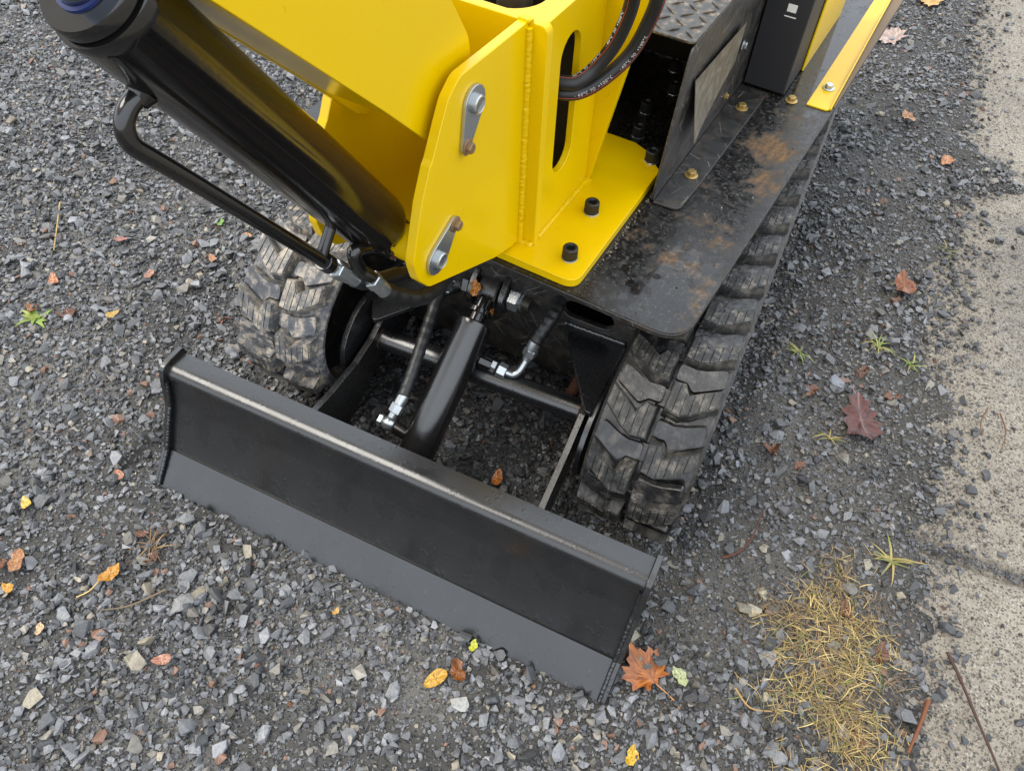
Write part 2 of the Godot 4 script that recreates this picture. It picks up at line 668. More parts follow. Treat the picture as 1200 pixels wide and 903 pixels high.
func lug_shape(kind: int, side: float) -> ArrayMesh:
	var mb := MB.new()
	var j := func() -> float: return (rng.randf() - 0.5) * 0.003
	var p := v2([0.006, -0.023 + j.call(), 0.024, -0.024 + j.call(), 0.034, -0.008 + j.call(), 0.050, -0.018, 0.081, -0.034 + j.call(), 0.082, -0.006 + j.call(), 0.048, 0.017 + j.call(), 0.030, 0.025 + j.call(), 0.006, 0.022 + j.call()])
	for i in p.size():
		p[i].y *= 1.12
	var q := PackedVector2Array()
	for a in p:
		q.append(Vector2(a.x * side, a.y))
	# flank: wide foot to narrow crown, then the siped top bars
	var xf := Transform3D(Basis(Vector3(1, 0, 0), Vector3(0, 0, 1), Vector3(0, -1, 0)), Vector3(0, 0.0255, 0))
	if area2(q) < 0:
		q.reverse()
	var foot := inset(q, -0.004)
	var k := q.size()
	for i in k:
		var i2 := (i + 1) % k
		var a := Vector3(q[i].x, 0.0235, q[i].y)
		var b := Vector3(q[i2].x, 0.0235, q[i2].y)
		var c := Vector3(foot[i2].x, -0.006, foot[i2].y)
		var d := Vector3(foot[i].x, -0.006, foot[i].y)
		var out := Vector3((a + b).x / 2 - 0.042 * side, 0, (a + b).z / 2)
		mb.flat(a, b, c, out)
		mb.flat(a, c, d, out)
	var ix := tri2d(q)
	for t in range(0, ix.size(), 3):
		mb.tri(Vector3(q[ix[t]].x, 0.0235, q[ix[t]].y), Vector3(q[ix[t + 1]].x, 0.0235, q[ix[t + 1]].y), Vector3(q[ix[t + 2]].x, 0.0235, q[ix[t + 2]].y), Vector3.UP, Vector3.UP, Vector3.UP)
	var bars := 6
	for i in bars:
		var x0 := 0.006 + 0.076 * i / bars
		var strip := rect(minf(x0 * side, (x0 + 0.0113) * side), -0.1, maxf(x0 * side, (x0 + 0.0113) * side), 0.1)
		for c in Geometry2D.intersect_polygons(inset(q, 0.0012), strip):
			if absf(area2(c)) > 2e-5:
				plate(mb, xf.translated(Vector3(0, 0.0012 - rng.randf() * 0.0012, 0)), c, 0.0035, 0.0006)
	return mb.mesh()

func track(parent: Node, x: float, rubber: Material, outer: float, shift: float) -> void:
	var total := 2 * (TZ0 - TZ1) + TAU * TR
	var n := 32
	var pitch := total / n
	var mb := MB.new()
	var prof := v2([-0.084, -0.020, -0.088, -0.014, -0.0895, -0.005, -0.084, 0.0015, -0.05, 0.003, -0.012, 0.002, -0.009, -0.004, 0.009, -0.004, 0.012, 0.002, 0.05, 0.003, 0.084, 0.0015, 0.0895, -0.005, 0.088, -0.014, 0.084, -0.020])
	var k := prof.size()
	var steps := 150
	for i in steps:
		var a := belt(total * i / steps)
		var b := belt(total * (i + 1) / steps)
		for j in k:
			var p := prof[j]
			var q := prof[(j + 1) % k]
			var e := (q - p).normalized()
			var nn := Vector3(-e.y, e.x, 0)
			mb.quad(a * Vector3(p.x, p.y, 0), a * Vector3(q.x, q.y, 0), b * Vector3(q.x, q.y, 0), b * Vector3(p.x, p.y, 0), a.basis * nn, a.basis * nn, b.basis * nn, b.basis * nn)
	# rounded webs between the lugs and the small guide blocks along the middle
	var web := MB.new()
	for sd in [-1.0, 1.0]:
		var w := MB.new()
		var o := rounded(v2([0.004, -0.062, 0.030, -0.060, 0.046, -0.064, 0.078, -0.078, 0.080, -0.046, 0.052, -0.030, 0.036, -0.022, 0.024, -0.034, 0.004, -0.034]), 0.006, 3)
		var o2 := PackedVector2Array()
		for a in o:
			o2.append(Vector2(a.x * sd, a.y))
		plate(w, Transform3D(Basis(Vector3(1, 0, 0), Vector3(0, 0, 1), Vector3(0, -1, 0)), Vector3(0, 0.0105, 0)), o2, 0.019, 0.0065)
		web.join(w, Transform3D(Basis(), Vector3(0, 0, 0 if sd * outer > 0 else pitch / 2)))
	box(web, Vector3(-0.0085, -0.006, -0.016), Vector3(0.0085, 0.0035, 0.016), 0.002)
	for i in n:
		mb.join(web, belt(shift + i * pitch))
	var t := part("rubber_track", mb, M.wet_rubber if outer > 0 else M.slick_rubber, parent, Transform3D(Basis(), Vector3(x, 0, 0)))
	tag(t, "rubber track caked with pale dried mud" if outer < 0 else "damp dark rubber track with cleaned lug faces")
	for sd in [-1.0, 1.0]:
		var shapes := []
		for i in 4:
			shapes.append(lug_shape(i, sd))
		for i in n:
			piece("tread_lug", shapes[(i * 7 + i / 3) % 4], rubber, t, belt(shift + i * pitch + (0.0 if sd * outer > 0 else pitch / 2)))
	# idler, rollers and frame plate inside the loop
	var w2 := MB.new()
	for z in [TZ0, TZ1]:
		lathe(w2, Transform3D(Basis(Vector3(0, 0, 1), Vector3(1, 0, 0), Vector3(0, 1, 0)), Vector3(x - 0.03, TY, z)), v2([0.03, 0, 0.045, 0.0, 0.05, 0.012, 0.11, 0.012, 0.114, 0, 0.138, 0, 0.142, 0.006, 0.142, 0.054, 0.138, 0.06, 0.114, 0.06, 0.11, 0.048, 0.05, 0.048, 0.045, 0.06, 0.0, 0.06]), 40)
	part("idler_wheel", w2, M.grimy_black, parent)
	var f := MB.new()
	box(f, Vector3(x - 0.035, 0.13, TZ1 + 0.1), Vector3(x + 0.035, 0.25, TZ0 - 0.12), 0.004)
	for z in [-0.75, -1.0, -1.22]:
		rod(f, Vector3(x - 0.05, 0.085, z), Vector3(x + 0.05, 0.085, z), 0.055)
	part("track_frame", f, M.grimy_black, parent)

func undercarriage(m: Node) -> void:
	track(m, 0.385, M.rubber, 1.0, 0.012)
	track(m, -0.315, M.muddy_rubber, -1.0, 0.031)
	# guard plates beside the idlers
	for s in [-1.0, 1.0]:
		var gp := MB.new()
		var o := PackedVector2Array()
		for i in 15:
			o.append(Vector2(TZ0 + 0.02, 0.157 if s > 0 else 0.175) + Vector2.from_angle(deg_to_rad(-70 + 170.0 * i / 14)) * Vector2(0.105, 0.092 if s > 0 else 0.095))
		o.append(Vector2(-0.62, 0.249))
		o.append(Vector2(-0.62, 0.08))
		plate(gp, across(0.281 if s > 0 else -0.204), o, 0.011, 0.0015)
		part("idler_guard", gp, M.wet_black, m)
	# car body, front plate with a slotted hole
	var cb := MB.new()
	box(cb, Vector3(-0.26, 0.11, -1.2), Vector3(0.26, 0.12, -0.56), 0.002)
	box(cb, Vector3(-0.26, 0.35, -1.2), Vector3(0.26, 0.362, -0.56), 0.002)
	box(cb, Vector3(-0.26, 0.11, -1.21), Vector3(0.26, 0.362, -1.2), 0.002)
	rod(cb, Vector3(0, 0.362, -0.85), Vector3(0, 0.429, -0.85), 0.2, 48)
	var car := part("car_body", cb, M.grimy_black, m)
	var fp := MB.new()
	plate(fp, facing(-0.547), rounded(v2([-0.285, 0.10, 0.285, 0.10, 0.285, 0.30, 0.262, 0.372, -0.262, 0.372, -0.285, 0.30]), 0.01), 0.012, 0.0015, [stadium(Vector2(0.163, 0.292), 0.021, Vector2(0.222, 0.291), 0.021)])
	part("front_plate", fp, M.grimy_black, car)
	for s in [-1.0, 1.0]:
		var tp := MB.new()
		var pts := rounded(v2([0.148, -0.535, 0.274, -0.535, 0.274, -0.36, 0.262, -0.36]) if s > 0 else v2([-0.06, -0.535, -0.245, -0.535, -0.205, -0.42, -0.176, -0.372]), [0.004, 0.004, 0.004, 0.01])
		plate(tp, level(0.252), pts, 0.010, 0.0015)
		part("gusset_plate", tp, M.wet_black, car)
		var wd := MB.new()
		weld(wd, Vector3(0.15 * s if s > 0 else -0.08, 0.254, -0.534), Vector3(0.27 * s, 0.254, -0.534), 0.0045)
		part("weld_bead", wd, M.wet_black, car)
	var nt := MB.new()
	hexa(nt, Vector3(-0.085, 0.262, -0.50), Vector3(0.25, 1, 0.2), 0.011, 0.0, 0.010)
	hexa(nt, Vector3(-0.075, 0.25, -0.535), Vector3(0, 0, 1), 0.011, 0.0, 0.010)
	part("bolt", nt, M.zinc, car)
	for x in [-0.26, 0.25]:
		var wl := MB.new()
		box(wl, Vector3(x, 0.121, -0.9), Vector3(x + 0.01, 0.349, -0.56))
		part("side_wall", wl, M.grimy_black, car)
	# push arms and the tube between them
	var ra := MB.new()
	plate(ra, across(0.254), rounded(v2([-0.50, 0.09, -0.50, 0.17, -0.44, 0.192, -0.40, 0.182, -0.33, 0.148, -0.22, 0.110, -0.125, 0.085, -0.10, 0.03, -0.22, 0.03, -0.38, 0.08]), 0.02), 0.013, 0.0015)
	part("push_arm", ra, M.wet_black, m)
	var la := MB.new()
	plate(la, across(-0.180), rounded(v2([-0.50, 0.12, -0.50, 0.215, -0.415, 0.214, -0.375, 0.197, -0.315, 0.187, -0.235, 0.190, -0.165, 0.200, -0.125, 0.18, -0.10, 0.03, -0.22, 0.05, -0.36, 0.11]), 0.02), 0.013, 0.0015)
	part("push_arm", la, M.wet_black, m)
	var ct := MB.new()
	var ta := Vector3(-0.188, 0.169, -0.404)
	var tb := Vector3(0.245, 0.160, -0.423)
	rod(ct, ta, tb, 0.0225, 28)
	var tubep := part("cross_tube", ct, M.wet_black, m)
	for t in [0.0, 0.98]:
		var rg := MB.new()
		var at := ta.lerp(tb, t)
		rod(rg, at, at + (tb - ta).normalized() * 0.009, 0.0252, 24, 0.003)
		part("rusty_weld", rg, M.rust, tubep)
	for x in [0.205]:
		var st := MB.new()
		rod(st, Vector3(x, 0.15, -0.43), Vector3(x + 0.006, 0.17, -0.53), 0.0125)
		part("rusty_stub", st, M.rust, tubep)
	blade(m)
	blade_cylinder(m)

func blade(m: Node) -> void:
	var half := 0.463
	var front := v2([-0.055, 0.052, -0.060, 0.060, -0.104, 0.142, -0.109, 0.156, -0.1195, 0.196])
	for i in 9:   # rolled top edge
		var a := PI - (PI / 2) * i / 8.0
		front.append(Vector2(-0.1415, 0.201) + Vector2(-cos(a) , sin(a)) * Vector2(0.022, 0.020))
	front.append(Vector2(-0.172, 0.219))
	var back := PackedVector2Array()
	var k := front.size()
	for i in k:
		var e := (front[mini(i + 1, k - 1)] - front[maxi(i - 1, 0)]).normalized()
		back.append(front[i] + Vector2(-e.y, e.x) * 0.007)
	var o := front.duplicate()
	for i in k:
		o.append(back[k - 1 - i])
	var mb := MB.new()
	# swept by hand so that the rolled edge shades smoothly
	var xs := [-half, half]
	for i in o.size():
		var j := (i + 1) % o.size()
		var e := (o[j] - o[i]).normalized()
		var e0 := (o[i] - o[(i + o.size() - 1) % o.size()]).normalized()
		var e2 := (o[(j + 1) % o.size()] - o[j]).normalized()
		var n := Vector2(e.y, -e.x)
		var n0 := (n + Vector2(e0.y, -e0.x)).normalized() if e0.dot(e) > 0.9 else n
		var n1 := (n + Vector2(e2.y, -e2.x)).normalized() if e2.dot(e) > 0.9 else n
		var a := Vector3(-half, o[i].y, o[i].x)
		var b := Vector3(-half, o[j].y, o[j].x)
		var X := Vector3(2 * half, 0, 0)
		mb.quad(a, b, b + X, a + X, Vector3(0, n0.y, n0.x), Vector3(0, n1.y, n1.x), Vector3(0, n1.y, n1.x), Vector3(0, n0.y, n0.x))
	var b := part("dozer_blade", mb, M.blade, m)
	var lip := MB.new()
	plate(lip, across(half), v2([0.001, 0.0, -0.0535, 0.0565, -0.0615, 0.050, -0.010, -0.006]), 2 * half, 0.0012)
	part("cutting_edge", lip, M.blade, b)
	var ep := rounded(v2([0.006, 0.0, -0.050, 0.062, -0.096, 0.146, -0.110, 0.206, -0.120, 0.229, -0.140, 0.232, -0.176, 0.231, -0.180, 0.215, -0.135, 0.150, -0.088, 0.050, -0.030, -0.006]), [0.004, 0.01, 0.02, 0.01, 0.014, 0.004, 0.006, 0.01, 0.02, 0.02, 0.006])
	for x in [half + 0.0105, -half + 0.0005]:
		var e := MB.new()
		plate(e, across(x), ep, 0.011, 0.002)
		part("end_plate", e, M.wet_black, b)
		var w := MB.new()
		var xi: float = half - 0.001 if x > 0 else -half + 0.001
		var run := v2([0.0, 0.004, -0.052, 0.062, -0.100, 0.146, -0.1165, 0.198])
		for i in 3:
			weld(w, Vector3(xi, run[i].y, run[i].x + 0.002), Vector3(xi, run[i + 1].y, run[i + 1].x + 0.002), 0.0038)
		part("weld_bead", w, M.wet_black, b)
	for x in [0.240, -0.194]:
		var bk := MB.new()
		box(bk, Vector3(x, 0.03, -0.16), Vector3(x + 0.014, 0.15, -0.116), 0.002)
		part("mounting_bracket", bk, M.wet_black, b)

func fitting(mb: MB, a: Vector3, b: Vector3, r: float) -> void:
	rod(mb, a, a.lerp(b, 0.45), r * 0.8)
	hexa(mb, a.lerp(b, 0.2), b - a, r * 1.18, 0.0, a.distance_to(b) * 0.36)
	lathe(mb, along(a.lerp(b, 0.5), b - a), v2([0, 0, r * 0.9, 0, r, 0.001, r * 1.04, a.distance_to(b) * 0.25, r, a.distance_to(b) * 0.5, 0, a.distance_to(b) * 0.5]), 20)

func spiral(mb: MB, path: PackedVector3Array, r: float) -> void:   # hose in spiral wrap
	var rr := PackedFloat32Array()
	for i in path.size():
		rr.append(r * (1.0 + 0.13 * (float(i % 5) / 4.0 - 0.5)))
	tube(mb, path, rr, 16)

func blade_cylinder(m: Node) -> void:
	var top := Vector3(0, 0.256, -0.453)
	var dir := Vector3(0, -0.455, 0.89).normalized()
	var mb := MB.new()
	lathe(mb, along(top, dir), v2([0, 0, 0.026, 0, 0.0315, 0.0, 0.0345, 0.003, 0.0345, 0.012, 0.0335, 0.0135, 0.0335, 0.345, 0.03, 0.35, 0, 0.35]), 40)
	var cy := part("blade_cylinder", mb, M.ram_black, m)
	var rd := MB.new()
	rod(rd, top - dir * 0.05, top + dir * 0.01, 0.0165, 24)
	rod(rd, top - dir * 0.028, top - dir * 0.018, 0.0235, 24)
	part("piston_rod", rd, M.gloss_black, cy)
	var eye := Vector3(-0.002, 0.272, -0.528)
	var em := MB.new()
	rod(em, eye - Vector3(0.02, 0, 0), eye + Vector3(0.02, 0, 0), 0.030, 30, 0.003)
	part("rod_eye", em, M.grimy_black, cy)
	for x in [-0.028, 0.036]:
		var lug := MB.new()
		plate(lug, across(x), stadium(Vector2(eye.z, eye.y), 0.034, Vector2(-0.60, 0.30), 0.05), 0.012, 0.002)
		part("bracket_lug", lug, M.wet_black, cy)
	var hb := MB.new()
	hexa(hb, eye + Vector3(-0.041, 0, 0), Vector3(-1, 0, 0), 0.023, 0, 0.016, 0.3)
	part("bolt_head", hb, M.wet_black, cy)
	var nut := MB.new()
	hexa(nut, eye + Vector3(0.039, 0, 0), Vector3(1, 0, 0), 0.0225, 0, 0.022, 0.25)
	rod(nut, eye + Vector3(0.061, 0, 0), eye + Vector3(0.067, 0, 0), 0.0175, 24, 0.003)
	part("lock_nut", nut, M.zinc, cy)
	var bt := MB.new()
	for i in 7:
		rod(bt, eye + Vector3(0.067 + i * 0.0022, 0, 0), eye + Vector3(0.0688 + i * 0.0022, 0, 0), 0.0128, 20, 0.0006)
	part("bolt_thread", bt, M.steel, cy)
	# lower port with its banjo fitting and wrapped hose
	var p0 := Vector3(-0.030, 0.150, -0.237)
	var pt := MB.new()
	rod(pt, p0, p0 + Vector3(-0.026, 0.004, -0.002), 0.0125, 20)
	part("port_boss", pt, M.gloss_black, cy)
	var bj := p0 + Vector3(-0.040, 0.006, -0.003)
	var h1 := MB.new()
	spiral(h1, curve(v3([-0.098, 0.345, -0.53, -0.090, 0.290, -0.497, -0.079, 0.262, -0.43, -0.069, 0.246, -0.375, -0.061, 0.223, -0.322, -0.058, 0.199, -0.280]), 13), 0.0115)
	var hs := part("hydraulic_hose", h1, M.hose, m)
	tag(hs, "hose in spiral wrap on the left of the blade cylinder")
	var f := MB.new()
	fitting(f, Vector3(-0.0655, 0.170, -0.245), Vector3(-0.057, 0.203, -0.285), 0.0105)
	part("ferrule", f, M.zinc, hs)
	var ba := MB.new()
	lathe(ba, along(bj + Vector3(-0.012, 0, 0), Vector3(1, 0, 0)), v2([0, 0, 0.008, 0, 0.013, 0.005, 0.0145, 0.012, 0.013, 0.019, 0.008, 0.024, 0, 0.024]), 20)
	rod(ba, bj, Vector3(-0.064, 0.176, -0.253), 0.0062)
	hexa(ba, bj + Vector3(-0.012, 0, 0), Vector3(-1, 0.1, 0), 0.0125, 0, 0.009)
	part("banjo_fitting", ba, M.zinc, hs)
	# upper port with an elbow
	var q0 := Vector3(0.030, 0.208, -0.412)
	var p2 := MB.new()
	rod(p2, q0, q0 + Vector3(0.024, -0.006, -0.003), 0.013, 20)
	part("port_boss", p2, M.gloss_black, cy)
	var el := MB.new()
	hexa(el, Vector3(0.052, 0.202, -0.415), Vector3(1, -0.22, -0.05), 0.0125, 0, 0.012)
	hexa(el, Vector3(0.067, 0.199, -0.416), Vector3(1, -0.22, -0.05), 0.0145, 0, 0.018, 0.4)
	tube(el, curve(v3([0.082, 0.196, -0.417, 0.097, 0.194, -0.419, 0.106, 0.200, -0.426, 0.1115, 0.212, -0.436, 0.1145, 0.224, -0.444])), 0.0068)
	var h2 := MB.new()
	spiral(h2, curve(v3([0.122, 0.258, -0.459, 0.130, 0.280, -0.475, 0.137, 0.298, -0.500, 0.137, 0.305, -0.530, 0.134, 0.307, -0.575]), 11), 0.0125)
	var hs2 := part("hydraulic_hose", h2, M.hose, m)
	tag(hs2, "hose in spiral wrap leading up from the bent fitting")
	part("elbow_fitting", el, M.zinc, hs2)
	var f2 := MB.new()
	fitting(f2, Vector3(0.114, 0.222, -0.443), Vector3(0.1225, 0.262, -0.460), 0.0115)
	part("ferrule", f2, M.zinc, hs2)

# ---------------------------------------------------------------- upper structure (children in u, y, w)

func flange_bolt(parent: Node, at: Vector3, m: Material, r := 0.0068, dir := Vector3.UP, spin := 0.0) -> void:
	var mb := MB.new()
	lathe(mb, along(at, dir), v2([0, 0, r * 1.65, 0, r * 1.7, r * 0.18, r * 1.2, r * 0.4, 0, r * 0.4]), 24)
	hexa(mb, at, dir, r * 1.12, r * 0.35, r * 1.3, spin)
	lathe(mb, along(at + dir.normalized() * r * 1.28, dir), v2([r * 0.8, 0, r * 0.5, r * 0.06, 0, 0.0]), 16)
	part("bolt", mb, m, parent)

func socket_bolt(parent: Node, at: Vector3, r := 0.0125, h := 0.0235) -> void:
	var mb := MB.new()
	lathe(mb, along(at, Vector3.UP), v2([0, 0.002, r, 0.002, r, h - 0.0015, r - 0.0015, h, r * 0.64, h, r * 0.60, h - 0.001]), 32)
	var xf := along(at, Vector3.UP)
	lathe(mb, xf, v2([r * 0.62, h - 0.0008, r * 0.56, h - 0.002, r * 0.56, h - 0.009, 0, h - 0.009]), 6, true)
	# knurling
	for i in 40:
		var a := TAU * i / 40
		var d := Vector3(cos(a), 0, sin(a)) * r
		tube(mb, PackedVector3Array([at + d + Vector3(0, 0.0035, 0), at + d + Vector3(0, h - 0.003, 0)]), 0.0004, 4, false)
	var b := part("socket_bolt", mb, M.bolt_black, parent)
	var w := MB.new()
	lathe(w, along(at, Vector3.UP), v2([0, 0, r + 0.001, 0, r + 0.0015, 0.001, r + 0.001, 0.0025, 0, 0.0025]), 28)
	part("washer", w, M.zinc, b)

func upper(m: Node) -> void:
	platform(m)
	mast(m)
	boom(m)
	boom_cylinder(m)
	seat_box(m)
	hoses(m)

func platform(m: Node) -> void:
	var o := rounded(v2([-0.462, -1.1, 0.452, -1.1, 0.436, -0.32, 0.418, 0.402, -0.462, 0.402]), [0.02, 0.02, 0, 0.055, 0.05], 7)
	var mb := MB.new()
	plate(mb, level(0.4385), o, 0.010, 0.0015)
	var pf := part("platform", mb, M.grimy_black, m, up)
	# the walked-on top skin, its mud stains laid out by place
	var w := 736
	var h := 1024
	var u0 := -0.47
	var w0 := -0.86
	var sc := 0.00125   # metres a pixel
	var im := Image.create(w, h, false, Image.FORMAT_RGBA8)
	var ro := Image.create(w, h, false, Image.FORMAT_RGBA8)
	var n1 := noise(81, 0.02, 5)
	var n2 := noise(82, 0.15, 3)
	var n3 := noise(83, 0.05, 4)
	var n4 := noise(84, 0.45, 2)
	# [u, w, radius u, radius w, strength] of dried ochre mud
	var mud := [[0.370, -0.155, 0.062, 0.062, 1.5], [0.395, -0.05, 0.036, 0.065, 1.1], [0.345, 0.235, 0.065, 0.045, 0.62], [0.405, 0.30, 0.018, 0.085, 0.8], [0.30, -0.325, 0.022, 0.014, 0.8], [0.375, -0.285, 0.04, 0.03, 0.4], [0.345, 0.115, 0.05, 0.03, 0.6], [0.385, 0.16, 0.035, 0.03, 0.6], [0.30, 0.02, 0.05, 0.03, 0.3], [0.255, 0.20, 0.03, 0.03, 0.35]]
	for y in h:
		for x in w:
			var pu := u0 + x * sc
			var pw := w0 + y * sc
			var base := 0.095 + 0.04 * n1.get_noise_2d(x, y) + 0.03 * n4.get_noise_2d(x, y)
			var c := Color(base, base * 0.97, base * 0.95)
			var rough := 0.25 + 0.22 * n3.get_noise_2d(x, y)
			if pu > 0.1:
				var s := 0.0
				var smear := n3.get_noise_2d(x * 2.4 + y * 0.6, y * 0.5 - x * 0.3)
				for b in mud:
					var d := Vector2((pu - b[0]) / b[2], (pw - b[1]) / b[3]).length()
					if d < 1.6:
						s = maxf(s, b[4] * (1.1 - d) + 0.8 * n3.get_noise_2d(x * 0.7, y * 0.7) + 0.2 * smear + 0.22 * n2.get_noise_2d(x, y))
				if s > 0.12:
					var q := clampf((s - 0.12) * 1.1, 0, 1)
					var t := 0.85 + 0.25 * smear + 0.25 * n2.get_noise_2d(x * 1.3, y * 1.3)
					c = c.lerp(Color(0.47 * t, 0.345 * t, 0.205 * t), q * 0.85)
					rough = lerpf(rough, 0.8, q)
				var f := n3.get_noise_2d(x * 2.2 + 300, y * 2.2) + 0.6 * n4.get_noise_2d(x, y)
				if f > 0.36:
					c = c.lerp(Color(0.36, 0.335, 0.30), clampf((f - 0.36) * 3.0, 0, 0.75))
					rough = 0.75
				# standing water near the front corner and far back
				var wet := n1.get_noise_2d(x * 1.7 + 900, y * 1.7) * 0.6
				wet += 0.55 - Vector2((pu - 0.36) / 0.09, (pw - 0.31) / 0.13).length() * 0.5 if pw > 0.1 else 0.75 - Vector2((pu - 0.38) / 0.06, (pw + 0.6) / 0.26).length() * 0.6
				if wet > 0.14:
					rough = lerpf(rough, 0.07, clampf((wet - 0.14) * 6.0, 0, 1))
			im.set_pixel(x, y, c)
			ro.set_pixel(x, y, g(clampf(rough, 0.05, 1)))
	var top := MB.new()
	var q := inset(o, 0.0015)
	if area2(q) > 0 and area2(o) < 0:
		q = o
	var ix := tri2d(q)
	for i in ix.size():
		top.v.append(Vector3(q[ix[i]].x, 0.4402, q[ix[i]].y))
		top.n.append(Vector3.UP)
		top.c.append(Color.WHITE)
		top.u.append(Vector2((q[ix[i]].x - u0) / sc / w, (q[ix[i]].y - w0) / sc / h))
	for i in range(0, ix.size(), 3):
		if (top.v[i + 2] - top.v[i]).cross(top.v[i + 1] - top.v[i]).y < 0:
			var t := top.v[i + 1]
			top.v[i + 1] = top.v[i + 2]
			top.v[i + 2] = t
			var t2 := top.u[i + 1]
			top.u[i + 1] = top.u[i + 2]
			top.u[i + 2] = t2
	var pm := mat(Color(1, 1, 1), 1.0)
	pm.albedo_texture = ImageTexture.create_from_image(im)
	pm.roughness_texture = ImageTexture.create_from_image(ro)
	pm.texture_repeat = true
	part("deck_skin", top, pm, pf)
	for p in [Vector2(0.112, -0.134), Vector2(0.133, -0.228), Vector2(0.134, -0.05), Vector2(0.10, -0.31)]:
		socket_bolt(pf, Vector3(p.x, 0.4405, p.y), 0.0115)
	flange_bolt(pf, Vector3(0.352, 0.4405, -0.336), M.gold_zinc, 0.0075)
	# crumbs of soil along the yellow base plate and small holes
	var cr := MB.new()
	for i in 170:
		var t := rng.randf()
		var p := Vector3(0.229 + absf(rng.randfn(0, 0.004)), 0.4405, lerpf(0.36, 0.10, t))
		if i > 110:
			p = Vector3(0.26 + rng.randf() * 0.15, 0.4405, -0.3 + rng.randf() * 0.66)
		var b := Basis.from_euler(Vector3(rng.randf(), rng.randf(), rng.randf()) * 6).scaled(Vector3.ONE * (0.001 + 0.002 * pow(rng.randf(), 2)))
		var sh := MB.new()
		sh.col = Color(0.15, 0.12, 0.09).lerp(Color(0.3, 0.26, 0.2), rng.randf())
		for d in [Vector3(1, 1, 1), Vector3(-1, 1, 1), Vector3(1, 1, -1), Vector3(-1, 1, -1)]:
			sh.flat(Vector3(d.x, 0, 0), Vector3(0, d.y, 0), Vector3(0, 0, d.z), d)
		cr.join(sh, Transform3D(b, p))
	tag(part("soil_crumbs", cr, M.rock, pf), "", "", "", "stuff")
	for p in [Vector2(0.285, 0.245), Vector2(0.325, 0.29)]:
		var hl := MB.new()
		lathe(hl, along(Vector3(p.x, 0.4403, p.y), Vector3.UP), v2([0.007, 0.0, 0.006, 0.0008, 0.0045, 0.0006, 0.004, 0.0001, 0, 0.0001]), 20)
		part("bolt_hole", hl, M.recess, pf)
	# yellow angle trim along the right edge
	var tr := MB.new()
	plate(tr, level(0.4435), rounded(v2([0.383, -0.338, 0.430, -0.338, 0.417, -1.05, 0.389, -1.05]), [0.002, 0.010, 0, 0]), 0.0032, 0.0006)
	for k in 2:
		# upturned edge, then the bare strip outside it
		var a := Vector3(0.4295, 0.4402, -0.345)
		var b := Vector3(0.4170, 0.4402, -1.05)
		if k == 0:
			plate(tr, along_x(a, b), rounded(v2([0, 0, a.distance_to(b), 0, a.distance_to(b), 0.011, 0.02, 0.009, 0, 0.005]), 0.001), 0.004, 0.0008)
	var trim := part("side_trim", tr, M.yellow, pf)
	flange_bolt(trim, Vector3(0.405, 0.4438, -0.42), M.zinc, 0.0075)
	var face := MB.new()
	plate(face, level(0.4425), v2([0.434, -0.36, 0.437, -0.36, 0.4505, -1.05, 0.4225, -1.05]), 0.0022, 0.0005)
	part("outer_strip", face, tri_map(mat(Color(0.42, 0.35, 0.27), 0.7), 8.0), trim)

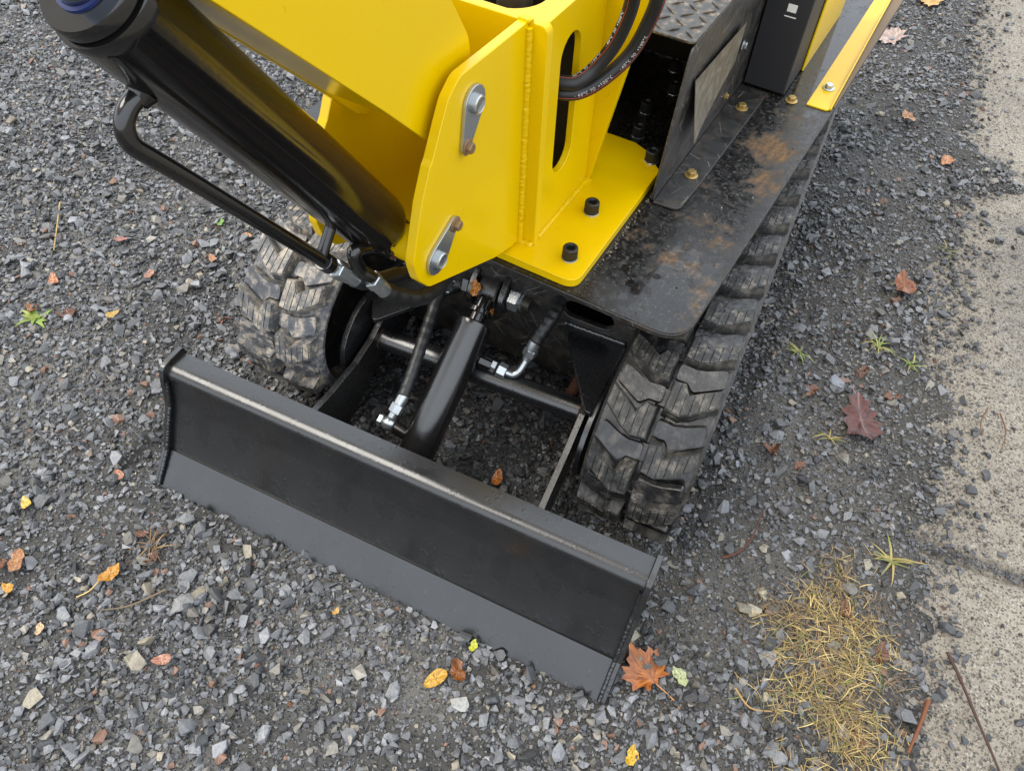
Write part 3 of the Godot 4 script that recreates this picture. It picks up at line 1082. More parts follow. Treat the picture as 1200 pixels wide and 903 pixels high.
func mast(m: Node) -> void:
	var yb := 0.4405
	var bp := MB.new()
	plate(bp, level(yb + 0.0165), rounded(v2([-0.215, 0.0, 0.146, -0.006, 0.176, 0.006, 0.222, 0.05, 0.226, 0.392, -0.212, 0.392]), [0.01, 0.01, 0.01, 0.012, 0.026, 0.026], 6), 0.0165, 0.0015)
	var mt := part("boom_bracket", bp, M.yellow, m, up)
	yb += 0.0165
	for p in [Vector2(0.189, 0.344), Vector2(0.167, 0.222), Vector2(0.196, 0.031), Vector2(-0.18, 0.33), Vector2(-0.18, 0.1)]:
		socket_bolt(mt, Vector3(p.x, yb, p.y))
	var fp := MB.new()
	plate(fp, facing(0.334), rounded(v2([-0.125, yb, 0.1255, yb, 0.1255, 0.828, -0.125, 0.828]), [0, 0, 0.014, 0.014], 6), 0.0165, 0.0018)
	part("front_plate", fp, M.yellow, mt)
	var slot := stadium(Vector2(0.259, 0.748), 0.0315, Vector2(0.259, 0.582), 0.0315, 12)
	for u in [0.1185, -0.1065]:
		var sp := MB.new()
		plate(sp, across(u), v2([0.334, yb, 0.334, 0.826, 0.150, 0.826, 0.150, yb]), 0.012, 0.0015, [slot])
		part("side_panel", sp, M.yellow, mt)
	var rp := MB.new()
	plate(rp, facing(0.138), v2([-0.124, yb, 0.124, yb, 0.170, 0.712, 0.197, 0.83, -0.197, 0.83, -0.170, 0.712]), 0.012, 0.0015)
	part("rear_plate", rp, M.yellow, mt)
	# recessed top plate with a bored hole and the steel pin standing in it
	var tp := MB.new()
	plate(tp, level(0.815), rect(-0.1065, 0.150, 0.1065, 0.334), 0.014, 0.001, [circle2(Vector2(0.022, 0.264), 0.052, 32)])
	part("top_plate", tp, M.yellow, mt)
	var pin := MB.new()
	lathe(pin, along(Vector3(0.022, 0.70, 0.258), Vector3.UP), v2([0.026, 0, 0.026, 0.118, 0.024, 0.12, 0.012, 0.12, 0.011, 0.117, 0, 0.117]), 28)
	part("swing_pin", pin, M.steel, mt)
	var dk := MB.new()
	box(dk, Vector3(-0.10, 0.47, 0.152), Vector3(0.10, 0.80, 0.200), 0.001)
	part("inner_block", dk, M.bolt_black, mt)
	# the two pivot fins
	var fin := rounded(v2([0.3505, 0.829, 0.447, 0.831, 0.514, 0.833, 0.540, 0.816, 0.5575, 0.789, 0.5785, 0.754, 0.5855, 0.747, 0.607, 0.707, 0.636, 0.628, 0.628, 0.592, 0.606, 0.562, 0.430, 0.478, 0.376, yb + 0.003, 0.3505, yb + 0.001]), [0, 0, 0.03, 0.03, 0, 0.006, 0.006, 0, 0.03, 0.03, 0.03, 0, 0, 0], 6)
	for u in [0.097, -0.064]:
		var f := MB.new()
		plate(f, across(u), fin, 0.0155, 0.0018)
		part("pivot_fin", f, M.yellow, mt)
	var wd := MB.new()
	weld(wd, Vector3(0.0985, yb + 0.004, 0.352), Vector3(0.0985, 0.822, 0.352), 0.0058)
	weld(wd, Vector3(0.12, yb + 0.001, 0.33), Vector3(0.12, yb + 0.001, 0.152), 0.0045)
	weld(wd, Vector3(0.083, yb, 0.352), Vector3(0.122, yb, 0.352), 0.006)
	weld(wd, Vector3(0.100, 0.829, 0.350), Vector3(0.083, 0.829, 0.350), 0.005)
	weld(wd, Vector3(0.118, yb, 0.149), Vector3(0.128, yb, 0.150), 0.007)
	part("weld_bead", wd, M.yellow, mt)
	# bosses between fin and cylinder
	var bs := MB.new()
	var cp := Vector3(0, 0.604, 0.584)
	rod(bs, Vector3(0.036, cp.y, cp.z), Vector3(0.083, cp.y, cp.z), 0.0245, 28, 0.002)
	part("pin_boss", bs, M.yellow, mt)
	var bs2 := MB.new()
	rod(bs2, Vector3(-0.064, cp.y, cp.z), Vector3(-0.036, cp.y, cp.z), 0.0235, 28, 0.002)
	part("pin_boss", bs2, M.yellow, mt)
	# keeper plates with pin heads and bolts on the right fin
	for k in [[Vector2(0.489, 0.786), Vector2(0.511, 0.736)], [Vector2(0.587, 0.602), Vector2(0.545, 0.634)]]:
		var a: Vector2 = k[0]
		var b: Vector2 = k[1]
		var kp := MB.new()
		plate(kp, across(0.1025), stadium(a, 0.0235, b, 0.0105), 0.0055, 0.001)
		var ko := part("keeper_plate", kp, M.zinc, mt)
		var ph := MB.new()
		lathe(ph, along(Vector3(0.1025, a.y, a.x), Vector3(1, 0, 0)), v2([0.0125, 0, 0.0125, 0.0055, 0.0105, 0.007, 0.0095, 0.0062, 0, 0.0062]), 28)
		part("pin_head", ph, M.zinc, ko)
		flange_bolt(ko, Vector3(0.1025, b.y, b.x), M.copper_zinc, 0.0068, Vector3(1, 0, 0), 0.4)
		var pn := MB.new()
		rod(pn, Vector3(-0.085, a.y, a.x), Vector3(0.097, a.y, a.x), 0.012)
		part("pivot_pin", pn, M.steel, mt)
	var gr := MB.new()
	for i in 26:
		var at := cp + Vector3(0.036 + rng.randf() * 0.006, -0.016 + rng.randf() * 0.036, 0.012 + rng.randf() * 0.012)
		lathe(gr, along(at, Vector3(rng.randf() - .5, 1, rng.randf() - .5)), v2([0, -0.004, 0.003, -0.002, 0.004, 0.0, 0.003, 0.003, 0, 0.004]), 8)
	part("grease_smear", gr, M.rust, mt)

func boom(m: Node) -> void:
	var d := Vector2(0.69, 0.724).normalized()
	var low := Vector2(0.627, 0.838)
	var far := low + d * 0.62
	var o := rounded(v2([0.548, 0.752, 0.627, 0.838, far.x, far.y, far.x - 0.115, far.y + 0.12, 0.49 + 0.12, 0.904 + 0.15, 0.487, 0.904, 0.452, 0.846, 0.446, 0.795, 0.476, 0.752, 0.520, 0.736]), [0.02, 0, 0.01, 0.01, 0.1, 0.06, 0.05, 0.03, 0.03, 0.025], 6)
	var mb := MB.new()
	plate(mb, across(0.070), o, 0.010, 0.0012)
	plate(mb, across(-0.040), o, 0.010, 0.0012)
	var b := part("boom", mb, M.yellow, m, up)
	var nrm := Vector2(-d.y, d.x)
	var pl := MB.new()
	var a0 := Vector2(0.602, 0.812)
	plate(pl, across(0.0603), PackedVector2Array([a0 + nrm * 0.001, far + nrm * 0.001, far + nrm * 0.009, a0 + nrm * 0.009]), 0.1006, 0.001)
	part("underside_plate", pl, M.yellow, b)
	var tp := MB.new()
	var b0 := Vector2(0.62, 1.055)
	plate(tp, across(0.0603), PackedVector2Array([b0, Vector2(far.x - 0.117, far.y + 0.118), Vector2(far.x - 0.111, far.y + 0.112), b0 + Vector2(0.006, -0.006)]), 0.1006, 0.001)
	part("top_plate", tp, M.yellow, b)
	var bs := MB.new()
	rod(bs, Vector3(-0.040, 0.786, 0.489), Vector3(0.0602, 0.786, 0.489), 0.032, 28)
	part("pivot_tube", bs, M.yellow, b)

func boom_cylinder(m: Node) -> void:
	var foot := Vector3(0.010, 0.604, 0.580)
	var d := Vector3(0, 0.8385, 0.545).normalized()
	var mb := MB.new()
	lathe(mb, along(foot, d), v2([0, 0.024, 0.030, 0.024, 0.038, 0.026, 0.0425, 0.032, 0.0435, 0.04, 0.0435, 0.508, 0.0442, 0.509, 0.0442, 0.522, 0.0435, 0.524, 0.0375, 0.524, 0.0375, 0.5265, 0.0405, 0.5268, 0.0405, 0.536, 0.039, 0.5385, 0.024, 0.5385, 0.0225, 0.536, 0.0225, 0.525]), 56)
	var c := part("boom_cylinder", mb, M.gloss_black, m, up)
	var ey := MB.new()
	rod(ey, foot + Vector3(-0.028, 0, 0.004), foot + Vector3(0.026, 0, 0.004), 0.029, 28, 0.002)
	part("cylinder_eye", ey, M.gloss_black, c)
	var rd := MB.new()
	rod(rd, foot + d * 0.51, foot + d * 0.66, 0.0205, 28)
	part("piston_rod", rd, M.rod, c)
	var seal := MB.new()
	lathe(seal, along(foot + d * 0.5385, d), v2([0.0245, 0, 0.024, 0.002, 0.0208, 0.0025]), 28)
	part("rod_seal", seal, mat(Color(0.08, 0.14, 0.34), 0.35), c)
	# hard oil line
	var n := Vector3(0, -0.545, 0.8385)
	var pp := MB.new()
	var p := PackedVector3Array([foot + d * 0.452 + n * 0.036, foot + d * 0.4575 + n * 0.058, foot + d * 0.452 + n * 0.074, foot + d * 0.438 + n * 0.0825, foot + d * 0.415 + n * 0.083, foot + d * 0.38 + n * 0.0825, foot + d * 0.25 + n * 0.082, foot + d * 0.12 + n * 0.082, foot + d * 0.092 + n * 0.082])
	tube(pp, curve(p, 6), 0.0088, 18)
	lathe(pp, along(foot + d * 0.452 + n * 0.0415, n), v2([0.014, 0, 0.011, 0.005, 0.0092, 0.009]), 20)
	rod(pp, foot + d * 0.108 + n * 0.082, foot + d * 0.09 + n * 0.082, 0.0125)
	tube(pp, PackedVector3Array([foot + d * 0.125 + n * 0.04, foot + d * 0.115 + n * 0.075]), 0.0075)
	var e1 := Vector3(0.016, 0.612, 0.668)
	var e2 := Vector3(0.026, 0.606, 0.661)
	tube(pp, curve(PackedVector3Array([foot + d * 0.05 + n * 0.034 + Vector3(0.016, 0, 0), Vector3(0.026, 0.640, 0.667), e2, e2 + Vector3(0.004, -0.012, -0.006), e2 + Vector3(0.008, -0.026, -0.014)]), 5), 0.0095, 16)
	part("oil_line", pp, M.gloss_black, c)
	for k in [[foot + d * 0.09 + n * 0.082, Vector3(0.016, 0.585, 0.664)], [e2 + Vector3(0.005, -0.014, -0.007), Vector3(0.038, 0.548, 0.633)]]:
		var f := MB.new()
		fitting(f, k[0], k[1], 0.0112)
		part("pipe_fitting", f, M.zinc, c)
	var hm := MB.new()
	spiral(hm, curve(v3([0.037, 0.549, 0.634, 0.043, 0.522, 0.612, 0.047, 0.49, 0.58, 0.04, 0.455, 0.53, 0.02, 0.42, 0.45, 0.0, 0.40, 0.33]), 7), 0.0125)
	var h := part("hydraulic_hose", hm, M.hose, m, up)
	tag(h, "hose leaving the foot of the boom cylinder under the fin")
	var hm2 := MB.new()
	spiral(hm2, curve(v3([0.016, 0.586, 0.665, 0.014, 0.55, 0.63, 0.01, 0.51, 0.57, 0.0, 0.46, 0.50, -0.02, 0.42, 0.40, -0.04, 0.40, 0.33]), 7), 0.0125)
	tag(part("hydraulic_hose", hm2, M.hose, m, up), "hose from the long oil line under the fin")

func seat_box(m: Node) -> void:
	# side plate with a foot flange bolted to the platform
	var y0 := 0.4412
	var sp := MB.new()
	plate(sp, across(0.242), rounded(v2([0.124, y0, 0.080, 0.715, -0.60, 0.715, -0.60, y0]), [0.012, 0.03, 0, 0]), 0.0045, 0.001)
	var sb := part("seat_box", sp, M.grimy_black, m, up)
	var fl := MB.new()
	plate(fl, level(y0 + 0.0045), rounded(v2([0.2425, 0.124, 0.292, 0.120, 0.296, 0.02, 0.302, -0.28, 0.302, -0.33, 0.2425, -0.33]), [0.002, 0.016, 0, 0, 0, 0]), 0.0045, 0.001)
	part("foot_flange", fl, M.grimy_black, sb)
	flange_bolt(sb, Vector3(0.272, y0 + 0.0045, 0.016), M.gold_zinc, 0.0075, Vector3.UP, 0.3)
	flange_bolt(sb, Vector3(0.275, y0 + 0.0045, -0.245), M.gold_zinc, 0.0075, Vector3.UP, 0.8)
	flange_bolt(sb, Vector3(0.2425, 0.475, -0.22), M.gold_zinc, 0.0045, Vector3(1, 0, 0))
	flange_bolt(sb, Vector3(0.2455, 0.575, -0.235), M.zinc, 0.006, Vector3(1, 0, 0))
	var tp := MB.new()
	plate(tp, level(0.7195), rounded(v2([-0.10, 0.079, 0.2415, 0.079, 0.2415, -0.6, -0.10, -0.6]), [0, 0.012, 0, 0]), 0.0045, 0.001)
	var top := part("tread_plate", tp, M.tread, sb)
	var rid := MB.new()
	tube(rid, v3([-0.013, 0, 0, -0.008, 0.0006, 0, 0, 0.0011, 0, 0.008, 0.0006, 0, 0.013, 0, 0]), [0.0003, 0.0016, 0.0022, 0.0016, 0.0003], 8)
	var rm := rid.mesh()
	for i in 8:
		for j in 12:
			var x := 0.225 - i * 0.028
			var z := 0.06 - j * 0.028
			piece("tread_ridge", rm, M.tread, top, Transform3D(Basis(Vector3.UP, (PI / 4 if (i + j) % 2 else -PI / 4) + 0.1), Vector3(x, 0.7196, z)))
	# back and far walls, so that the opening looks into a dark box
	var bk := MB.new()
	box(bk, Vector3(-0.10, y0, -0.36), Vector3(0.237, 0.714, -0.352))
	box(bk, Vector3(-0.10, y0, -0.35), Vector3(-0.095, 0.714, 0.0))
	part("inner_wall", bk, M.bolt_black, sb)
	# bent identification plate hanging off its screw
	var lp := MB.new()
	var a := [Vector3(0.2475, 0.640, 0.043), Vector3(0.252, 0.640, -0.19), Vector3(0.2475, 0.560, -0.20), Vector3(0.252, 0.520, -0.07), Vector3(0.268, 0.522, 0.035)]
	var nn: Vector3 = (a[1] - a[0]).cross(a[4] - a[0]).normalized()
	if nn.x < 0:
		nn = -nn
	for s in [[0, 1, 2], [0, 2, 3], [0, 3, 4]]:
		lp.flat(a[s[0]], a[s[1]], a[s[2]], nn)
		lp.flat(a[s[0]] - nn * 0.0012, a[s[1]] - nn * 0.0012, a[s[2]] - nn * 0.0012, -nn)
	for i in 5:
		var j := (i + 1) % 5
		lp.flat(a[i], a[j], a[j] - nn * 0.0012, a[i] - Vector3(0.25, 0.58, -0.08))
		lp.flat(a[i], a[j] - nn * 0.0012, a[i] - nn * 0.0012, a[i] - Vector3(0.25, 0.58, -0.08))
	var plm := tri_map(mat(Color(0.52, 0.46, 0.38), 0.45, 0.6), 9.0, false)
	plm.albedo_texture = M.tread.albedo_texture
	part("data_plate", lp, M.plate_metal, sb)
	# black battery housing behind it
	var pm := MB.new()
	box(pm, Vector3(0.2445, 0.4462, -0.62), Vector3(0.333, 0.86, -0.336), 0.003)
	var post := part("battery_housing", pm, M.housing, m, up)
	var mk := MB.new()
	box(mk, Vector3(0.288, 0.610, -0.3358), Vector3(0.306, 0.625, -0.3355), 0.0)
	box(mk, Vector3(0.286, 0.600, -0.3358), Vector3(0.309, 0.6022, -0.3355), 0.0)
	part("white_marking", mk, M.print_white, post)
	var yp := MB.new()
	box(yp, Vector3(0.334, 0.4415, -0.75), Vector3(0.338, 0.80, -0.46), 0.001)
	part("yellow_panel", yp, M.yellow, post)

func lettering(text: String, path: PackedVector3Array, r: float, start: float, size: float, away: Vector3, tilt: float) -> MB:
	var out := MB.new()
	var at := start
	var font := SystemFont.new()
	font.font_names = PackedStringArray(["Droid Sans"])
	for ch in text:
		if ch != " ":
			var tm := TextMesh.new()
			tm.font = font
			tm.text = ch
			tm.font_size = 32
			tm.pixel_size = size / 32.0
			tm.depth = 0.0003
			var arr := tm.get_mesh_arrays() if tm.has_method("get_mesh_arrays") else tm.surface_get_arrays(0)
			var pos := 0.0
			for i in path.size() - 1:
				var l := path[i].distance_to(path[i + 1])
				if pos + l >= at:
					var p := path[i].lerp(path[i + 1], (at - pos) / l)
					var t := (path[i + 1] - path[i]).normalized()
					var o := (away - t * away.dot(t)).normalized().rotated(t, tilt)
					var b := Basis(t, o.cross(t), o)
					var ix: PackedInt32Array = arr[Mesh.ARRAY_INDEX]
					var vs: PackedVector3Array = arr[Mesh.ARRAY_VERTEX]
					var ns: PackedVector3Array = arr[Mesh.ARRAY_NORMAL]
					for q in range(0, ix.size(), 3):
						var f := func(k: int) -> Vector3: return p + b * vs[ix[q + k]] + o * (r + 0.0001)
						out.tri(f.call(0), f.call(1), f.call(2), b * ns[ix[q]], b * ns[ix[q + 1]], b * ns[ix[q + 2]])
					break
				pos += l
		at += size * 0.72
	return out

func hoses(m: Node) -> void:
	var runs := [
		v3([0.03, 0.712, 0.285, 0.08, 0.708, 0.278, 0.12, 0.708, 0.268, 0.135, 0.712, 0.258, 0.150, 0.728, 0.240, 0.170, 0.764, 0.230, 0.186, 0.815, 0.232, 0.194, 0.866, 0.245, 0.196, 0.95, 0.25]),
		v3([0.03, 0.690, 0.276, 0.08, 0.687, 0.272, 0.12, 0.688, 0.262, 0.140, 0.691, 0.242, 0.162, 0.709, 0.219, 0.185, 0.741, 0.197, 0.203, 0.793, 0.192, 0.213, 0.844, 0.198, 0.216, 0.95, 0.20])]
	for k in 2:
		var p := curve(runs[k], 10)
		var mb := MB.new()
		tube(mb, p, 0.0108, 20)
		var h := part("hydraulic_hose", mb, M.hose, m, up)
		tag(h, "inner printed hose rising from the slot" if k == 0 else "outer printed hose rising from the slot")
		var st := MB.new()
		var line := PackedVector3Array()
		for i in range(12, p.size() - 1):
			var t := (p[i + 1] - p[i]).normalized()
			var o := Vector3(0.6, 0.35, 0.72)
			o = (o - t * o.dot(t)).normalized().rotated(t, 0.55 if k == 1 else -0.9)
			line.append(p[i] + o * 0.0108)
		tube(st, line, 0.0004, 5)
		part("red_stripe", st, M.print_red, h)
		var away := Vector3(0.6, 0.35, 0.72)
		part("hose_lettering", lettering("-40°C TO +100°C   -40°C TO +100°C", p, 0.0108, 0.10, 0.006, away, 0.16 if k == 1 else -1.25), M.print_white, h)

func excavator() -> void:
	var m := Node3D.new()
	m.name = "mini_excavator"
	add_child(m)
	tag(m, "yellow and black compact excavator on rubber tracks with its dozer blade lowered on the gravel", "excavator")
	undercarriage(m)
	upper(m)
	# wet leaf scraps caught on the blade cylinder pin
	for k in [[Vector3(-0.022, 0.298, -0.50), Vector3(0.2, 0.6, 0.7), 0.017], [Vector3(0.012, 0.258, -0.487), Vector3(0.5, 0.4, 0.7), 0.014]]:
		var mb := MB.new()
		mb.col = Color(0.5, 0.17, 0.02)
		leaf_shape(mb, "scrap", k[2] * 2.0, 0.9, Color(0.45, 0.16, 0.015), Color(0.6, 0.3, 0.12))
		var o := part("wet_leaf", mb, M.leaf, self, along(k[0], k[1]))
		tag(o, "wet orange leaf scrap stuck over the pin of the blade cylinder" if k[2] > 0.015 else "small wet orange leaf scrap hanging below the blade cylinder pin", "leaf")

# ---------------------------------------------------------------- ground

func edge_x(z: float) -> float:     # the slab's long edge
	return 0.945 + 0.05 * z

func slab_y(x: float, z: float) -> float:
	return 0.006 + 0.0016 * patch.get_noise_2d(x * 30, z * 30) - 0.06 * smoothstep(-0.05, -0.12, x - edge_x(z))

func ground_y(x: float, z: float) -> float:
	var h := 0.012 * hill.get_noise_2d(x, z) + 0.006 * patch.get_noise_2d(x * 3, z * 3) + 0.003 * fine.get_noise_2d(x, z)
	# gravel laps over the slab's edge in tongues, then the slab takes over
	var e := x - edge_x(z) + 0.07 * patch.get_noise_2d(z * 7, x * 3 + 40) + 0.03 * fine.get_noise_2d(z * 0.6, 3.0)
	# a tongue of grit washed out over the slab, and a bay where the slab lies bare
	e += 0.055 * exp(-pow((z + 1.25) / 0.25, 2.0)) - 0.16 * exp(-pow((z + 1.80) / 0.10, 2.0))
	h = lerpf(h + 0.004, 0.012 + h * 0.25, smoothstep(-0.25, -0.05, e)) - 0.055 * smoothstep(-0.02, 0.10, e)
	# pressed down under the tracks
	if absf(x) < 0.55:
		h = lerpf(h, minf(h, -0.004), smoothstep(0.10, 0.04, absf(z + 0.03)))
	for t in [-0.315, 0.385]:
		if absf(x - t) < 0.16 and z < -0.15:
			h = lerpf(h, minf(h, -0.004), smoothstep(0.16, 0.1, absf(x - t)) * smoothstep(-0.15, -0.3, z))
	return h

# 0 where silt shows, 1 where clean stone lies
func stony(x: float, z: float) -> float:
	var s := 0.76 + 0.70 * hill.get_noise_2d(x * 1.7 + 50, z * 1.7) + 0.45 * patch.get_noise_2d(x * 2 + 9, z * 2)
	if x > 0.3:
		var k := smoothstep(0.3, 0.6, x) * smoothstep(0.0, -0.25, z)
		s = lerpf(s, s * 0.42 - 0.06, k)
	return clampf(s, 0.0, 1.0)

func axis_steps(lo: float, hi: float, step: float) -> PackedFloat32Array:
	var o := PackedFloat32Array()
	for k in [200.0, 60.0, 20.0, 7.0, 2.5, 1.0, 0.4, 0.15]:
		o.append(lo - k)
	var x := lo
	while x < hi:
		o.append(x)
		x += step
	for k in [0.0, 0.15, 0.4, 1.0, 2.5, 7.0, 20.0, 60.0, 200.0]:
		o.append(hi + k)
	return o

func sheet(xs: PackedFloat32Array, zs: PackedFloat32Array, hf: Callable, cf: Callable) -> ArrayMesh:
	var v := PackedVector3Array()
	var n := PackedVector3Array()
	var c := PackedColorArray()
	var ix := PackedInt32Array()
	var w := xs.size()
	for z in zs:
		for x in xs:
			v.append(Vector3(x, hf.call(x, z), z))
			c.append(cf.call(x, z))
	n.resize(v.size())
	for j in zs.size():
		for i in w:
			var a := v[j * w + maxi(i - 1, 0)]
			var b := v[j * w + mini(i + 1, w - 1)]
			var d := v[maxi(j - 1, 0) * w + i]
			var e := v[mini(j + 1, zs.size() - 1) * w + i]
			n[j * w + i] = (e - d).cross(b - a).normalized()
			if i < w - 1 and j < zs.size() - 1:
				var q := j * w + i
				ix.append_array(PackedInt32Array([q, q + 1, q + w, q + 1, q + w + 1, q + w]))
	var arr := []
	arr.resize(Mesh.ARRAY_MAX)
	arr[Mesh.ARRAY_VERTEX] = v
	arr[Mesh.ARRAY_NORMAL] = n
	arr[Mesh.ARRAY_COLOR] = c
	arr[Mesh.ARRAY_INDEX] = ix
	var m := ArrayMesh.new()
	m.add_surface_from_arrays(Mesh.PRIMITIVE_TRIANGLES, arr)
	return m

# an angular stone: the hull of a few random points, flat faces
func stone_mesh(k: int, flatness: float) -> ArrayMesh:
	var pts := PackedVector3Array()
	for i in k:
		var p := Vector3(rng.randfn(), rng.randfn(), rng.randfn()).normalized() * (0.78 + 0.22 * rng.randf())
		p = Vector3(p.x, p.y * flatness, p.z * (0.62 + 0.25 * rng.randf()))
		if p.y > flatness * 0.55 and rng.randf() < 0.75:
			p.y = flatness * (0.55 + 0.06 * rng.randf())   # split along the bedding
		pts.append(p * 0.5)
	var mb := MB.new()
	for a in k:
		for b in range(a + 1, k):
			for d in range(b + 1, k):
				var nn := (pts[b] - pts[a]).cross(pts[d] - pts[a])
				if nn.length_squared() < 1e-12:
					continue
				var pos := false
				var neg := false
				for e in k:
					if e != a and e != b and e != d:
						var s := nn.dot(pts[e] - pts[a])
						if s > 1e-7: pos = true
						if s < -1e-7: neg = true
				if pos and neg:
					continue
				mb.flat(pts[a], pts[b], pts[d], (pts[a] + pts[b] + pts[d]))
	return mb.mesh()

func stone_color(x: float, z: float) -> Color:
	var t := 0.07 + 0.15 * pow(rng.randf(), 1.3) + 0.10 * pow(rng.randf(), 4)
	var c := Color(t * 0.985, t, t * 1.04)
	var w := rng.randf()
	if w < 0.13:
		c = Color(t * 1.12, t * 1.03, t * 0.88)
	elif w < 0.147:
		c = Color(0.32, 0.28, 0.21) * (0.7 + rng.randf() * 0.5)
	elif w < 0.165:
		c = Color(0.22, 0.12, 0.08)
	elif w < 0.30:
		c = c * 0.45
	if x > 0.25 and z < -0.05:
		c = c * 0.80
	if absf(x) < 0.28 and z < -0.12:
		c = c * 0.45  # wet stones, darkened further by painting in the shade beneath the machine
	c.a = 1.0
	return c

func lie(x: float, y: float, z: float, size: float, tilt: float) -> Transform3D:
	var b := Basis.from_euler(Vector3(rng.randfn() * tilt, rng.randf() * TAU, rng.randfn() * tilt))
	return Transform3D(b.scaled(Vector3.ONE * size), Vector3(x, y, z))

var cam_at := Vector3(0.456, 1.327, 0.406)
var cam: Camera3D

# how many pixels across a thing of this size is, or 0 when it is out of the picture with a margin
func seen(p: Vector3, size: float, margin: float) -> float:
	var q := cam.transform.affine_inverse() * p
	if q.z > -0.2:
		return 0.0
	var h := tan(deg_to_rad(cam.fov) / 2)
	if absf(q.y) > -q.z * h + margin or absf(q.x) > -q.z * h * 1.33 + margin:
		return 0.0
	return size / (-q.z) / (2 * h) * 903.0

func joint_z(x: float) -> float:
	return -0.54 - (x - 1.0) * 0.05

func ground() -> void:
	hill = noise(91, 1.3, 2)
	patch = noise(92, 1.6, 3)
	fine = noise(93, 14.0, 3)
	var xs := axis_steps(-2.9, 1.6, 0.014)
	var zs := axis_steps(-3.6, 1.0, 0.014)
	var soil_color := func(x: float, z: float) -> Color:
		var k := smoothstep(0.15, 0.5, x) * smoothstep(0.15, -0.1, z)
		var t := 1.0 + 0.5 * patch.get_noise_2d(x * 1.5 + 5, z * 1.5 + 5)
		var silt := smoothstep(-0.05, 0.35, hill.get_noise_2d(x * 1.1 + 7, z * 1.1) + 0.4 * patch.get_noise_2d(x * 2, z * 2))
		var c := Color(0.105, 0.102, 0.096).lerp(Color(0.215, 0.208, 0.195), silt).lerp(Color(0.085, 0.076, 0.063).lerp(Color(0.14, 0.13, 0.115), silt), k)
		# dark wet fines, with the shade under the machine painted into their colour
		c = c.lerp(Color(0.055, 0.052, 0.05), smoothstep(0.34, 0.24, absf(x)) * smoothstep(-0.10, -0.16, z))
		return Color(c.r * t, c.g * t, c.b * t)
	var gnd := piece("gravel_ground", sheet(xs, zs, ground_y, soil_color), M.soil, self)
	tag(gnd, "grey silty ground of crushed slate, damp and darker beside the concrete", "ground", "", "structure")
	# the slab, top flush with the gravel, with a joint across it
	var sxs := axis_steps(0.6, 1.6, 0.02)
	var szs := axis_steps(-3.6, 1.0, 0.02)
	var cut := PackedFloat32Array()
	for k in 22:
		szs.append(-0.575 + k * 0.003)
	szs.sort()
	for x in sxs:
		if x > 0.5:
			cut.append(x)
	var conc_color := func(x: float, z: float) -> Color:
		var t := 1.0 + 0.16 * patch.get_noise_2d(x * 2, z * 2)
		var c := Color(0.66, 0.665, 0.665)
		var stain := smoothstep(0.30, 0.12, Vector2((x - 1.14) * 1.1, (z + 1.36) * 0.55).length() + 0.10 * patch.get_noise_2d(x * 6, z * 6))
		c = c.lerp(Color(0.44, 0.455, 0.47), stain * 0.8)
		var lap := smoothstep(0.16, 0.0, x - edge_x(z) + 0.05 * patch.get_noise_2d(x * 5, z * 5))
		c = c.lerp(Color(0.52, 0.50, 0.47), lap * 0.5)
		return Color(c.r * t, c.g * t, c.b * t)
	var joint_y := func(x: float, z: float) -> float:
		var y := slab_y(x, z)
		for j in [joint_z(x), -1.86]:
			y -= 0.010 * smoothstep(0.022, 0.008, absf(z - j + 0.008 * fine.get_noise_2d(x, z)))
		return y
	var slab := piece("concrete_slab", sheet(cut, szs, joint_y, conc_color), M.concrete, self)
	tag(slab, "tan concrete slab with exposed aggregate along the right of the gravel", "pavement", "", "structure")
	stones(gnd)

